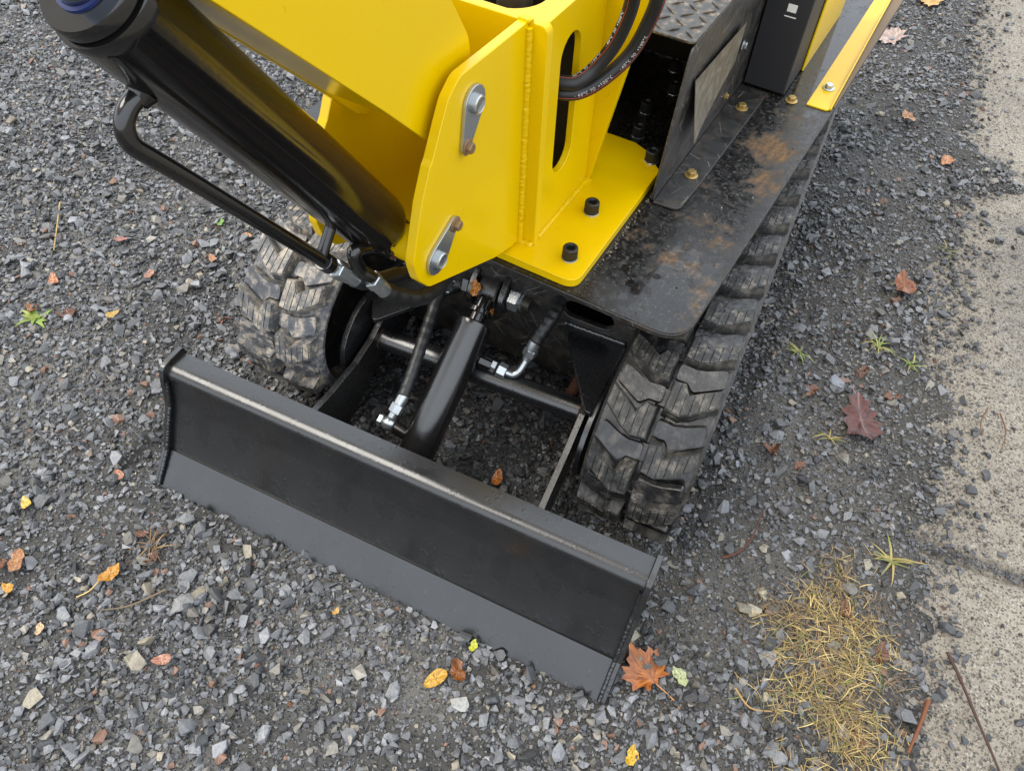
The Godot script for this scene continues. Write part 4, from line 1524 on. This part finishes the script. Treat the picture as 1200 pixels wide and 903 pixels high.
func stones(gnd: Node) -> void:
	var meshes := []
	for i in 14:
		meshes.append(stone_mesh(9 + i % 5, [0.42, 0.56, 0.74, 0.5][i % 4]))
	var grit := []
	for i in 4:
		grit.append(stone_mesh(7, 0.6))
	var put := []     # [transform, colour, mesh]
	var singles := []
	# [count a square metre, smallest, largest, shape of the spread]
	var x0 := -2.9
	var z0 := -3.6
	var area := 4.5 * 4.6
	for kind in [[1300, 0.020, 0.045, 2.4], [9500, 0.010, 0.023, 1.4], [24000, 0.005, 0.0115, 1.0], [12000, 0.0025, 0.006, 1.0]]:
		var small: bool = kind[2] < 0.013
		for i in int(kind[0] * area):
			var x := x0 + 4.5 * rng.randf()
			var z := z0 + 4.6 * rng.randf()
			var s := stony(x, z)
			var size: float = kind[1] + (kind[2] - kind[1]) * pow(rng.randf(), kind[3])
			var e := x - edge_x(z)
			var gy := ground_y(x, z)
			var on_slab := gy < slab_y(x, z)
			var r := rng.randf()
			if on_slab:
				var near := exp(-maxf(e, 0.0) * 22.0)
				var in_joint := exp(-pow(minf(absf(z - joint_z(x)), absf(z + 1.86)) / 0.010, 2.0))
				if r > near * 0.5 + 0.003 + (in_joint * 0.8 if small else 0.0):
					continue
				gy = slab_y(x, z) + size * 0.05
			elif small:
				if r > 0.55 + 0.45 * s:
					continue
			elif r > 0.12 + s * 1.15:
				continue
			if not small and z > -0.15 and x < 0.5 and rng.randf() < 0.15:
				size *= 1.15
			if kind[2] < 0.007 and z < -1.6:
				continue
			var at := Vector3(x, gy, z)
			var px := seen(at, size, 0.5)
			if px <= 0.0:
				continue
			var deep := size * (0.04 + 0.24 * rng.randf() - (0.08 if s < 0.25 else 0.0))
			var xf := lie(x, gy + deep, z, size, 0.45 if s > 0.4 else 0.18)
			var m: ArrayMesh = grit[rng.randi() % 4] if small else meshes[rng.randi() % 14]
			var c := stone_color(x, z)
			if small and not on_slab:
				c = c * 0.85
				c.a = 1.0
			if on_slab:
				c = Color(c.r * 0.6, c.g * 0.6, c.b * 0.62)
			if not small and px > 14.0 and not on_slab and seen(at, size, 0.0) > 0.0:
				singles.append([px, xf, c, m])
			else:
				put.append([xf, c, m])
	for i in 520:     # grit lodged in the slab's joint
		var x := edge_x(-0.54) - 0.03 + 0.55 * rng.randf()
		var z := joint_z(x) + rng.randfn() * 0.006
		var size := 0.0035 + 0.007 * rng.randf()
		put.append([lie(x, slab_y(x, z) - 0.001, z, size, 0.4), Color(0.07, 0.072, 0.078) * (0.6 + rng.randf()), grit[rng.randi() % 4]])
	singles.sort_custom(func(a, b): return a[0] > b[0])
	var tinted := {}
	for i in singles.size():
		var s: Array = singles[i]
		if i < 290:
			var key := Vector3i(int(s[2].r * 40), int(s[2].g * 40), int(s[2].b * 40))
			if not tinted.has(key):
				var t: StandardMaterial3D = M.rock.duplicate()
				t.vertex_color_use_as_albedo = false
				t.albedo_color = Color(s[2].r, s[2].g, s[2].b).linear_to_srgb()
				tinted[key] = t
			piece("stone", s[3], tinted[key], gnd, s[1])
		else:
			put.append([s[1], s[2], s[3]])
	var by := {}
	for s in put:
		if not by.has(s[2]):
			by[s[2]] = []
		by[s[2]].append(s)
	for m in by:
		var mm := MultiMesh.new()
		mm.transform_format = MultiMesh.TRANSFORM_3D
		mm.use_colors = true
		mm.mesh = m
		mm.instance_count = by[m].size()
		for i in by[m].size():
			mm.set_instance_transform(i, by[m][i][0])
			mm.set_instance_color(i, by[m][i][1])
		var o := MultiMeshInstance3D.new()
		o.name = "crushed_stone"
		o.multimesh = mm
		o.material_override = M.rock
		gnd.add_child(o, true)
		o.set_meta("kind", "stuff")
	print("stones ", put.size(), " singles ", singles.size(), " materials ", tinted.size())

# ---------------------------------------------------------------- leaves, twigs, plants, loose stones

func leaf_outline(kind: String) -> PackedVector2Array:
	# unit leaf: stem at the origin's negative y, tip along +y
	if kind == "maple":
		return v2([0.0, -0.42, 0.10, -0.36, 0.30, -0.44, 0.26, -0.30, 0.50, -0.22, 0.40, -0.10, 0.55, 0.10, 0.40, 0.10, 0.36, 0.22, 0.22, 0.16, 0.20, 0.30, 0.12, 0.32, 0.0, 0.56,
			-0.12, 0.32, -0.20, 0.30, -0.22, 0.14, -0.36, 0.24, -0.40, 0.10, -0.56, 0.08, -0.40, -0.10, -0.48, -0.24, -0.26, -0.30, -0.28, -0.44, -0.10, -0.36])
	if kind == "oak":
		return v2([0.0, -0.5, 0.10, -0.42, 0.22, -0.36, 0.16, -0.24, 0.32, -0.16, 0.22, -0.04, 0.36, 0.08, 0.24, 0.18, 0.28, 0.30, 0.14, 0.36, 0.0, 0.5, -0.14, 0.36, -0.28, 0.28, -0.22, 0.16, -0.36, 0.06, -0.22, -0.06, -0.32, -0.18, -0.16, -0.26, -0.20, -0.38, -0.10, -0.42])
	if kind == "scrap":
		return rounded(v2([-0.15, -0.5, 0.12, -0.42, 0.20, -0.2, 0.34, -0.05, 0.25, 0.2, 0.10, 0.32, 0.05, 0.5, -0.14, 0.38, -0.27, 0.12, -0.2, -0.05, -0.32, -0.25]), 0.07, 3)
	var o := PackedVector2Array()
	for i in 18:
		var a := TAU * i / 18
		o.append(Vector2(sin(a) * 0.27 * (1.0 - 0.25 * cos(a)), cos(a) * 0.5))
	return o

func leaf_shape(mb: MB, kind: String, size: float, curl: float, c: Color, vein: Color) -> void:
	var raw := leaf_outline(kind)
	var o := PackedVector2Array()
	for i in raw.size():
		var a := raw[i]
		var b := raw[(i + 1) % raw.size()]
		for j in 3:
			var p := a.lerp(b, j / 3.0)
			o.append(p * (1.0 + (rng.randf() - 0.5) * 0.07))
	var ph := rng.randf() * 6.0
	var ph2 := rng.randf() * 6.0
	var hf := func(p: Vector2) -> float:
		var l := p.length()
		var a := p.angle()
		return size * curl * (l * l * (1.1 + 0.9 * sin(a * 2 + ph)) + 0.16 * l * sin(a * 5 + ph2) - 0.10 * absf(p.x) + 0.05 * sin(p.x * 13 + ph) * sin(p.y * 11))
	var hub := Vector2(0, -0.30 if kind == "maple" else 0.0)
	var rings := 6
	var k := o.size()
	var ribs: Array = [PI / 2, PI / 2 + 0.72, PI / 2 - 0.72, PI / 2 + 1.42, PI / 2 - 1.42] if kind == "maple" else []
	var pts := []
	var cs := []
	for r in rings + 1:
		var row := PackedVector3Array()
		var cr := PackedColorArray()
		for i in k:
			var p := hub.lerp(o[i], float(r) / rings)
			row.append(Vector3(p.x * size, hf.call(p) + 0.0006, -p.y * size))
			var near := 1.0
			if ribs.size():
				for a in ribs:
					var rel := p - hub
					if rel.dot(Vector2.from_angle(a)) > 0:
						near = minf(near, absf(rel.cross(Vector2.from_angle(a))) / 0.022)
			else:
				near = minf(absf(p.x) / 0.02, 1.0)
			var mott := fine.get_noise_3d(p.x * 0.9 + ph * 5, p.y * 0.9, ph2)
			var t := 0.66 + 0.75 * mott
			var q := c.lerp(vein, (1.0 - minf(near, 1.0)) * 0.75)
			cr.append(Color(q.r * t, q.g * t * (1.0 + 0.15 * mott), q.b * t))
		pts.append(row)
		cs.append(cr)
	for r in rings:
		for i in k:
			var j := (i + 1) % k
			for t in [[r, i, r + 1, i, r + 1, j], [r, i, r + 1, j, r, j]]:
				var a: Vector3 = pts[t[0]][t[1]]
				var b: Vector3 = pts[t[2]][t[3]]
				var d: Vector3 = pts[t[4]][t[5]]
				var before := mb.v.size()
				mb.flat(a, b, d, Vector3.UP)
				if mb.v.size() > before:
					for q in 3:
						var p: Vector3 = mb.v[before + q]
						mb.c[before + q] = cs[t[0]][t[1]] if p == a else (cs[t[2]][t[3]] if p == b else cs[t[4]][t[5]])

# a fallen leaf lying at x, z: its tip turned to yaw degrees
func leaf(x: float, z: float, kind: String, size: float, yaw: float, curl: float, c: Color, vein: Color, label: String, stem := 0.0, lift := 0.006) -> void:
	var mb := MB.new()
	leaf_shape(mb, kind, size, curl, c, vein)
	if stem > 0.0:
		var z1 := size * (0.42 if kind == "maple" else 0.5)
		mb.col = vein
		tube(mb, curve(PackedVector3Array([Vector3(0, 0.001, z1 * 0.7), Vector3(0, 0.003, z1), Vector3(0.006, 0.006, z1 + stem * 0.5), Vector3(-0.002, 0.001, z1 + stem)]), 5), 0.0011, 6)
	var y := maxf(ground_y(x, z), slab_y(x, z) if x > edge_x(z) + 0.1 else -1.0)
	var b := Basis.from_euler(Vector3((rng.randf() - 0.5) * 0.25, deg_to_rad(yaw), (rng.randf() - 0.5) * 0.25))
	var o := part("fallen_leaf", mb, M.leaf, self, Transform3D(b, Vector3(x, y + lift, z)))
	tag(o, label, "leaf", "leaves fallen on the ground")

func leaves() -> void:
	var brown := Color(0.20, 0.065, 0.025)
	var orange := Color(0.46, 0.145, 0.03)
	var gold := Color(0.62, 0.33, 0.04)
	var pink := Color(0.42, 0.20, 0.13)
	var pale := Color(0.62, 0.42, 0.24)
	leaf(0.508, -0.082, "maple", 0.085, 62, 0.34, Color(0.40, 0.125, 0.03), Color(0.50, 0.22, 0.07), "orange brown maple leaf with its long stem beside the right end of the blade", 0.085, 0.012)
	leaf(0.570, -0.095, "scrap", 0.038, 60, 0.2, Color(0.42, 0.45, 0.22), Color(0.5, 0.55, 0.3), "pale green leaf scrap right of the orange maple leaf", 0.0, 0.010)
	leaf(0.204, 0.092, "oval", 0.044, 150, 0.5, gold, Color(0.75, 0.5, 0.1), "golden round leaf on gravel in front of the blade", 0.0, 0.012)
	leaf(0.232, 0.066, "scrap", 0.043, 230, 0.9, Color(0.26, 0.09, 0.02), orange, "curled dark brown leaf touching the golden leaf in front of the blade", 0.0, 0.014)
	leaf(0.751, -0.765, "oak", 0.128, 200, 0.35, Color(0.10, 0.024, 0.014), Color(0.28, 0.16, 0.14), "large wet dark red leaf with pale ribs near the concrete", 0.03, 0.012)
	leaf(0.776, -1.217, "scrap", 0.085, 20, 0.45, Color(0.24, 0.075, 0.022), Color(0.36, 0.14, 0.05), "crumpled russet leaf between the track and the concrete", 0.0, 0.012)
	leaf(0.992, -0.402, "scrap", 0.057, 70, 0.55, Color(0.25, 0.12, 0.05), Color(0.34, 0.2, 0.1), "torn brown leaf on the concrete behind a round black stone", 0.0, 0.010)
	leaf(-0.405, 0.187, "oval", 0.042, -15, 0.6, Color(0.60, 0.27, 0.03), Color(0.66, 0.42, 0.14), "bright amber curled leaf with a pale stem left of the blade", 0.04, 0.014)
	leaf(-0.570, 0.239, "oval", 0.050, 40, 0.5, Color(0.40, 0.17, 0.06), Color(0.5, 0.28, 0.12), "tan brown oval leaf at the left edge on slate chips", 0.0, 0.014)
	leaf(-0.545, 0.285, "scrap", 0.029, 80, 0.4, Color(0.62, 0.30, 0.03), gold, "small yellow orange leaf below the tan brown oval leaf", 0.0, 0.012)
	leaf(-0.219, 0.265, "oval", 0.032, 125, 0.25, Color(0.42, 0.17, 0.10), Color(0.5, 0.3, 0.2), "small pinkish oval leaf on the gravel at the lower left", 0.0, 0.014)
	leaf(0.126, -0.300, "oval", 0.038, 10, 0.6, orange, gold, "orange leaf in the dark gravel behind the blade", 0.0, 0.012)
	leaf(-0.834, -0.659, "scrap", 0.029, 30, 0.5, Color(0.22, 0.42, 0.06), Color(0.35, 0.55, 0.12), "bright green leaf scrap on gravel left of the boom cylinder", 0.0, 0.012)
	leaf(-0.763, -0.541, "oval", 0.032, 60, 0.5, Color(0.55, 0.25, 0.12), pale, "peach coloured leaf below the bright green leaf scrap", 0.0, 0.012)
	leaf(-0.740, -0.647, "oval", 0.024, 90, 0.4, Color(0.60, 0.28, 0.10), pale, "small peach leaf just left of the muddy track", 0.0, 0.012)
	leaf(-0.860, -0.432, "scrap", 0.034, 20, 0.4, pink, pale, "dull pink leaf scrap in the middle of the left gravel", 0.0, 0.012)
	leaf(-1.001, -0.491, "scrap", 0.034, 120, 0.3, Color(0.36, 0.15, 0.11), pink, "dusky rose leaf scrap on grey slate at the left", 0.0, 0.012)
	leaf(-1.048, -0.316, "oval", 0.038, 50, 0.5, Color(0.50, 0.20, 0.09), pale, "terracotta leaf above the little green weed at the left", 0.0, 0.012)
	leaf(-1.020, -0.225, "scrap", 0.036, 70, 0.5, Color(0.28, 0.11, 0.03), orange, "dark brown leaf beside the little green weed at the left", 0.0, 0.012)
	leaf(-0.838, -0.292, "oval", 0.034, -30, 0.5, Color(0.55, 0.34, 0.07), Color(0.7, 0.5, 0.2), "mustard narrow leaf above the left end of the blade", 0.0, 0.012)
	leaf(0.540, 0.058, "scrap", 0.034, 10, 0.6, Color(0.70, 0.42, 0.03), gold, "yellow leaf at the lower edge right of the blade", 0.0, 0.012)
	leaf(0.551, -2.457, "maple", 0.114, 60, 0.12, Color(0.44, 0.30, 0.24), Color(0.5, 0.38, 0.3), "pale pink flat leaf beside the yellow trim", 0.0, 0.010)
	leaf(0.645, -2.790, "maple", 0.100, 100, 0.2, Color(0.60, 0.33, 0.06), gold, "ochre leaf at the top edge beside the concrete", 0.0, 0.012)
	leaf(0.234, 0.012, "scrap", 0.023, 10, 0.3, Color(0.62, 0.62, 0.05), gold, "tiny lime yellow leaf at the lower edge of the blade", 0.0, 0.012)
	leaf(0.681, -1.972, "oval", 0.057, 30, 0.6, Color(0.46, 0.23, 0.10), pale, "rolled tan leaf on gravel right of the platform", 0.0, 0.012)
	leaf(0.813, -1.809, "scrap", 0.057, 0, 0.7, Color(0.50, 0.20, 0.07), pale, "curled orange leaf near the grit tongue on the concrete", 0.0, 0.012)
	leaf(-0.650, 0.147, "oval", 0.032, 60, 0.3, Color(0.66, 0.45, 0.06), gold, "yellow leaf at the left edge above the tan brown leaf", 0.0, 0.012)
	leaf(-0.438, 0.314, "scrap", 0.024, 40, 0.4, pale, pale, "pale beige leaf scrap below the amber curled leaf", 0.0, 0.012)
	leaf(-0.545, 0.019, "oval", 0.029, 75, 0.4, Color(0.44, 0.19, 0.11), pale, "reddish leaf sliver beside the left end of the blade", 0.0, 0.012)
	leaf(-0.008, 0.066, "scrap", 0.016, 0, 0.3, Color(0.55, 0.30, 0.05), gold, "tiny ochre leaf scrap below the middle of the blade", 0.0, 0.010)

func brown_scraps() -> void:
	# sodden bits of leaf pressed into the dirt
	var spots := [[0.60, -0.62, "sodden brown leaf bit beside the front of the right track"], [0.66, -0.60, "dark brown leaf bit left of the yellowing grass sprig"], [0.64, -0.80, "brown leaf bit left of the large dark red leaf"], [0.73, -0.90, "rusty leaf bit above the large dark red leaf"], [0.80, -0.86, "rust brown leaf bit between dark red leaf and slab"], [0.87, -0.28, "brown leaf bit in the right side of the dry grass"], [0.80, -0.33, "russet leaf bit at the top of the dry grass"], [0.86, -0.12, "dark leaf bit at the bottom of the dry grass"], [-0.41, 0.10, "brown leaf bit on the left of the withered weed"], [-0.36, 0.13, "dark brown leaf bit on the right of the withered weed"], [-0.595, 0.255, "dark leaf bit tucked under the tan brown oval leaf"], [-0.94, -0.25, "brown leaf bit right of the little green weed"]]
	for s in spots:
		leaf(s[0], s[1], "scrap", 0.026 + 0.02 * rng.randf(), rng.randf() * 360, 0.8, Color(0.17, 0.07, 0.035) * (0.7 + 0.6 * rng.randf()), Color(0.22, 0.11, 0.06), s[2], 0.0, 0.007)

func twig(pts: Array, r: float, c: Material, label: String, called := "twig") -> void:
	var p := PackedVector3Array()
	for q in pts:
		p.append(Vector3(q[0], maxf(ground_y(q[0], q[1]), slab_y(q[0], q[1]) if q[0] > edge_x(q[1]) else -1.0) + r + 0.008 + (q[2] if q.size() > 2 else 0.0), q[1]))
	p = curve(p, 7)
	var rr := []
	for i in p.size():
		rr.append(r * (1.0 - 0.5 * i / p.size()) * (0.85 + 0.3 * rng.randf()))
	var mb := MB.new()
	tube(mb, p, rr, 8)
	var o := part(called, mb, c, self)
	tag(o, label, called)

func tuft(x: float, z: float, n: int, len_: float, wide: float, cs: Array, called: String, label: String, category: String, spread := 1.0) -> void:
	var mb := MB.new()
	for i in n:
		var a := rng.randf() * TAU
		var d := Vector3(cos(a), 0, sin(a))
		var l := len_ * (0.5 + 0.6 * rng.randf())
		var s := Vector3(-d.z, 0, d.x) * wide
		var c: Color = cs[rng.randi() % cs.size()]
		c = c * (0.4 + 0.35 * rng.randf())
		c.a = 1.0
		mb.col = c
		var base := Vector3(rng.randfn(), 0, rng.randfn()) * 0.004
		var up_ := 0.35 + 0.5 * rng.randf()
		var prev := base
		for k in 4:
			var t := (k + 1) / 4.0
			var q := base + d * l * t * spread + Vector3(0, l * up_ * (t - t * t * 0.8), 0)
			var w0 := 1.0 - pow(k / 4.0, 2.0) * 0.9
			var w1 := 1.0 - pow(t, 2.0) * 0.95
			mb.flat(prev - s * w0, prev + s * w0, q + s * w1, Vector3.UP)
			mb.flat(prev - s * w0, q + s * w1, q - s * w1, Vector3.UP)
			prev = q
	var o := part(called, mb, M.grass, self, Transform3D(Basis(), Vector3(x, ground_y(x, z) + 0.002, z)))
	tag(o, label, category)

func dry_grass() -> void:
	# wilted mat of grass at the edge of the slab: curved blades, straw to green
	var mm := MultiMesh.new()
	mm.transform_format = MultiMesh.TRANSFORM_3D
	mm.use_colors = true
	var mb := MB.new()
	var prev := Vector3.ZERO
	for k in 5:
		var t := (k + 1) / 5.0
		var q := Vector3(0.06 * sin(t * 2.4), 0.16 * sin(t * 2.6), t)
		var s := Vector3(0.026, 0.005, 0)
		var w0 := 1.0 - pow(k / 5.0, 2.0) * 0.8
		var w1 := 1.0 - pow(t, 2.0) * 0.92
		mb.flat(prev - s * w0, prev + s * w0, q + s * w1, Vector3.UP)
		mb.flat(prev - s * w0, q + s * w1, q - s * w1, Vector3.UP)
		prev = q
	mm.mesh = mb.mesh()
	var xs := []
	var centres := []
	for i in 78:
		centres.append(Vector2(0.79, -0.225) + Vector2(rng.randfn() * 0.058, rng.randfn() * 0.080))
	for i in 14:
		centres.append(Vector2(0.84 + rng.randfn() * 0.03, -0.10 + rng.randfn() * 0.04))
	for c in centres:
		var flow := rng.randf() * TAU
		var dead := rng.randf() < 0.28
		var green := rng.randf() < (0.35 if c.x > 0.83 else 0.05)
		for k in 32:
			var x: float = c.x + rng.randfn() * 0.018
			var z: float = c.y + rng.randfn() * 0.018
			var l := 0.010 + 0.024 * pow(rng.randf(), 1.3)
			var b := Basis.from_euler(Vector3(0.05 + rng.randfn() * 0.2, flow + rng.randfn() * 0.9, rng.randfn() * 0.5))
			var w := 0.75 + rng.randf() * 0.6
			var col := Color(0.29, 0.20, 0.065) * w
			var r := rng.randf()
			if r < 0.25:
				col = Color(0.44, 0.33, 0.13) * w
			elif r < 0.40:
				col = Color(0.17, 0.11, 0.05) * w
			elif r < 0.50 or green and r < 0.8:
				col = Color(0.14, 0.155, 0.035) * w
			if dead:
				col = Color(0.17, 0.11, 0.055) * w
			col.a = 1.0
			xs.append([Transform3D(b.scaled(Vector3.ONE * l), Vector3(x, ground_y(x, z) + 0.004 + rng.randf() * 0.008, z)), col])
	mm.instance_count = xs.size()
	for i in xs.size():
		mm.set_instance_transform(i, xs[i][0])
		mm.set_instance_color(i, xs[i][1])
	var o := MultiMeshInstance3D.new()
	o.name = "dry_grass"
	o.multimesh = mm
	o.material_override = M.grass
	add_child(o)
	tag(o, "matted patch of straw coloured dying grass beside the concrete", "grass", "", "stuff")

func litter() -> void:
	leaves()
	brown_scraps()
	dry_grass()
	var green := [Color(0.20, 0.30, 0.05), Color(0.34, 0.40, 0.08), Color(0.45, 0.40, 0.10)]
	var straw := [Color(0.5, 0.38, 0.12), Color(0.42, 0.36, 0.10), Color(0.26, 0.30, 0.06)]
	tuft(0.590, -0.906, 12, 0.040, 0.0016, green, "grass_tuft", "small green grass tuft nearest the right track", "grass")
	tuft(0.750, -0.999, 14, 0.042, 0.0016, green, "grass_tuft", "green grass tuft midway between track and concrete", "grass")
	tuft(0.826, -0.978, 9, 0.032, 0.0016, green, "grass_tuft", "faint green grass tuft at the edge of the concrete", "grass")
	tuft(0.862, -0.467, 14, 0.055, 0.0022, straw, "weed", "spreading straw and green weed above the dry grass patch", "plant")
	tuft(-0.995, -0.212, 10, 0.050, 0.006, [Color(0.36, 0.42, 0.07), Color(0.26, 0.36, 0.06)], "weed", "little green weed with broad leaves at the left edge", "plant")
	tuft(-0.381, 0.108, 22, 0.055, 0.0012, [Color(0.22, 0.12, 0.05), Color(0.36, 0.22, 0.08)], "dead_weed", "brown withered weed left of the blade above the amber leaf", "plant", 0.9)
	tuft(0.70, -0.70, 9, 0.035, 0.0014, straw, "grass_tuft", "yellowing grass sprig below the dark red leaf", "grass")
	tuft(0.86, -1.42, 8, 0.05, 0.0014, straw, "grass_tuft", "withered grass sprig above the russet leaf", "grass")
	twig([[0.975, -0.335], [0.998, -0.300], [1.030, -0.245], [1.068, -0.181], [1.082, -0.150]], 0.0030, M.twig, "long dark twig lying on the concrete in the lower right corner")
	twig([[0.955, -0.235], [0.945, -0.185], [0.935, -0.136]], 0.0042, mat(Color(0.42, 0.24, 0.13), 0.7), "short reddish twig at the edge of the concrete below the dry grass")
	twig([[0.575, -0.335], [0.602, -0.365], [0.616, -0.41], [0.618, -0.466]], 0.0020, mat(Color(0.35, 0.18, 0.10), 0.7), "bent reddish twig right of the blade's end")
	twig([[-1.249, -0.535], [-1.19, -0.465], [-1.132, -0.396]], 0.0022, mat(Color(0.66, 0.56, 0.33), 0.7), "pale straw lying on slate at the left edge", "straw")
	twig([[-0.30, 0.165], [-0.335, 0.215], [-0.375, 0.245]], 0.0020, mat(Color(0.42, 0.36, 0.28), 0.7), "grey straw on the gravel right of the amber leaf", "straw")
	twig([[0.66, -0.115], [0.69, -0.095], [0.725, -0.105]], 0.0020, mat(Color(0.6, 0.48, 0.3), 0.7), "pale straw left of the dry grass patch", "straw")
	twig([[0.995, -0.93], [0.985, -0.88], [0.99, -0.845]], 0.0016, mat(Color(0.40, 0.27, 0.14), 0.7), "hair thin bent stalk on the concrete, left of two", "stalk")
	twig([[1.02, -0.925], [1.035, -0.88], [1.03, -0.83]], 0.0016, mat(Color(0.40, 0.27, 0.14), 0.7), "hair thin bent stalk on the concrete, right of two", "stalk")
	# stones lying loose on the slab
	var lone := [[0.971, -0.380, 0.040, "round black lump of stone in front of the torn brown leaf"], [0.985, -0.700, 0.036, "flat black stone on the concrete, nearest the slab edge and the dark red leaf"], [1.115, -0.845, 0.034, "dark chip at the right edge of the concrete, upper of two"], [1.118, -0.815, 0.028, "dark chip at the right edge of the concrete, lower of two"], [1.01, -0.755, 0.032, "dark grey chip on the concrete between slab edge and stalks"], [1.00, -0.645, 0.022, "small dark stone on the concrete just above the joint"], [1.02, -0.655, 0.020, "tiny dark stone right of the stone above the joint"], [0.93, -1.62, 0.034, "black chip on the concrete beside the upper grit tongue"], [0.86, -2.22, 0.045, "black chunk on the concrete near the top"], [1.10, -0.27, 0.026, "dark stone at the right edge beside the long twig"], [0.99, -0.335, 0.020, "small dark stone at the top of the long twig"], [1.02, -0.20, 0.018, "tiny dark stone left of the long twig"], [0.97, -0.25, 0.024, "dark grey stone between the two twigs"], [0.93, -0.81, 0.030, "dark stone on the slab edge right of the dark red leaf"]]
	for s in lone:
		var o := piece("stone", stone_mesh(13, 0.62), M.rock_dark, self, lie(s[0], slab_y(s[0], s[1]) + s[2] * 0.16, s[1], s[2], 0.1))
		tag(o, s[3], "stone", "stones loose on the concrete")
	# distinct stones in the gravel
	for s in [[0.683, -0.846, 0.055, 0.5, M.rock_blue, "long blue grey stone standing above the dark red leaf"], [-0.254, 0.173, 0.055, 0.4, M.rock_grey, "largest grey slate lump left of the blade's lower edge"], [0.258, 0.108, 0.040, 0.8, M.rock_pale, "pale angular stone beside the golden leaf"], [0.66, -0.30, 0.032, 0.7, M.rock_tan, "tan stone above another tan stone left of the dry grass"], [0.652, -0.262, 0.036, 0.7, M.rock_tan, "larger tan stone left of the dry grass"], [-0.36, 0.40, 0.045, 0.5, M.rock_tan, "buff stone near the lower left corner"]]:
		var o := piece("stone", stone_mesh(13, s[3]), s[4], self, lie(s[0], ground_y(s[0], s[1]) + s[2] * 0.18, s[1], s[2], 0.12))
		tag(o, s[5], "stone")

# ---------------------------------------------------------------- scene

func _ready() -> void:
	rng.seed = 20
	cam = Camera3D.new()
	cam.name = "camera"
	cam.fov = 53.288
	cam.near = 0.05
	cam.far = 600.0
	cam.transform = Transform3D(Basis.from_euler(Vector3(deg_to_rad(-52.37), deg_to_rad(23.534), deg_to_rad(2.539))), cam_at)
	add_child(cam)
	cam.current = true
	var env := Environment.new()
	env.background_mode = Environment.BG_SKY
	var sky := ProceduralSkyMaterial.new()
	sky.sky_top_color = Color(0.885, 0.915, 0.955)
	sky.sky_horizon_color = Color(0.80, 0.82, 0.845)
	sky.sky_curve = 0.25
	sky.ground_horizon_color = Color(0.35, 0.35, 0.34)
	sky.ground_bottom_color = Color(0.2, 0.2, 0.2)
	sky.sun_angle_max = 0.0
	env.sky = Sky.new()
	env.sky.sky_material = sky
	env.tonemap_mode = Environment.TONE_MAPPER_LINEAR
	env.tonemap_exposure = 2.75
	env.sdfgi_enabled = true
	env.ssao_enabled = true
	env.ssil_enabled = true
	var we := WorldEnvironment.new()
	we.name = "environment"
	we.environment = env
	add_child(we)
	var sun := DirectionalLight3D.new()
	sun.name = "sun"
	sun.light_energy = 0.35
	sun.light_angular_distance = 35.0
	sun.light_color = Color(1.0, 0.98, 0.95)
	sun.shadow_enabled = true
	sun.rotation_degrees = Vector3(-60, -60, 0)
	add_child(sun)
	up = Transform3D(Basis(Vector3(cos(TURN), 0, sin(TURN)), Vector3.UP, Vector3(-sin(TURN), 0, cos(TURN))), SLEW)
	materials()
	M.tread = tri_map(mat(Color(1, 1, 1), 0.42, 0.25), 7.0)
	M.tread.albedo_texture = noise_tex(noise(95, 0.012, 5), [[0.0, Color(0.14, 0.14, 0.14)], [0.5, Color(0.24, 0.23, 0.21)], [0.68, Color(0.36, 0.31, 0.25)], [0.85, Color(0.48, 0.44, 0.38)]])
	M.plate_metal = tri_map(mat(Color(1, 1, 1), 0.42, 0.4), 3.0)
	M.plate_metal.albedo_texture = noise_tex(noise(96, 0.02, 5), [[0.0, Color(0.40, 0.365, 0.31)], [0.5, Color(0.47, 0.44, 0.385)], [0.8, Color(0.56, 0.53, 0.47)]])
	M.housing = tri_map(mat(Color(0.125, 0.122, 0.125), 0.5), 6.0)
	for k in [["rock_dark", Color(0.055, 0.057, 0.062)], ["rock_blue", Color(0.19, 0.205, 0.23)], ["rock_grey", Color(0.17, 0.17, 0.17)], ["rock_pale", Color(0.34, 0.335, 0.31)], ["rock_tan", Color(0.33, 0.29, 0.215)]]:
		var t: StandardMaterial3D = M.rock.duplicate()
		t.vertex_color_use_as_albedo = false
		t.albedo_color = k[1].linear_to_srgb()
		M[k[0]] = t
	ground()
	excavator()
	litter()
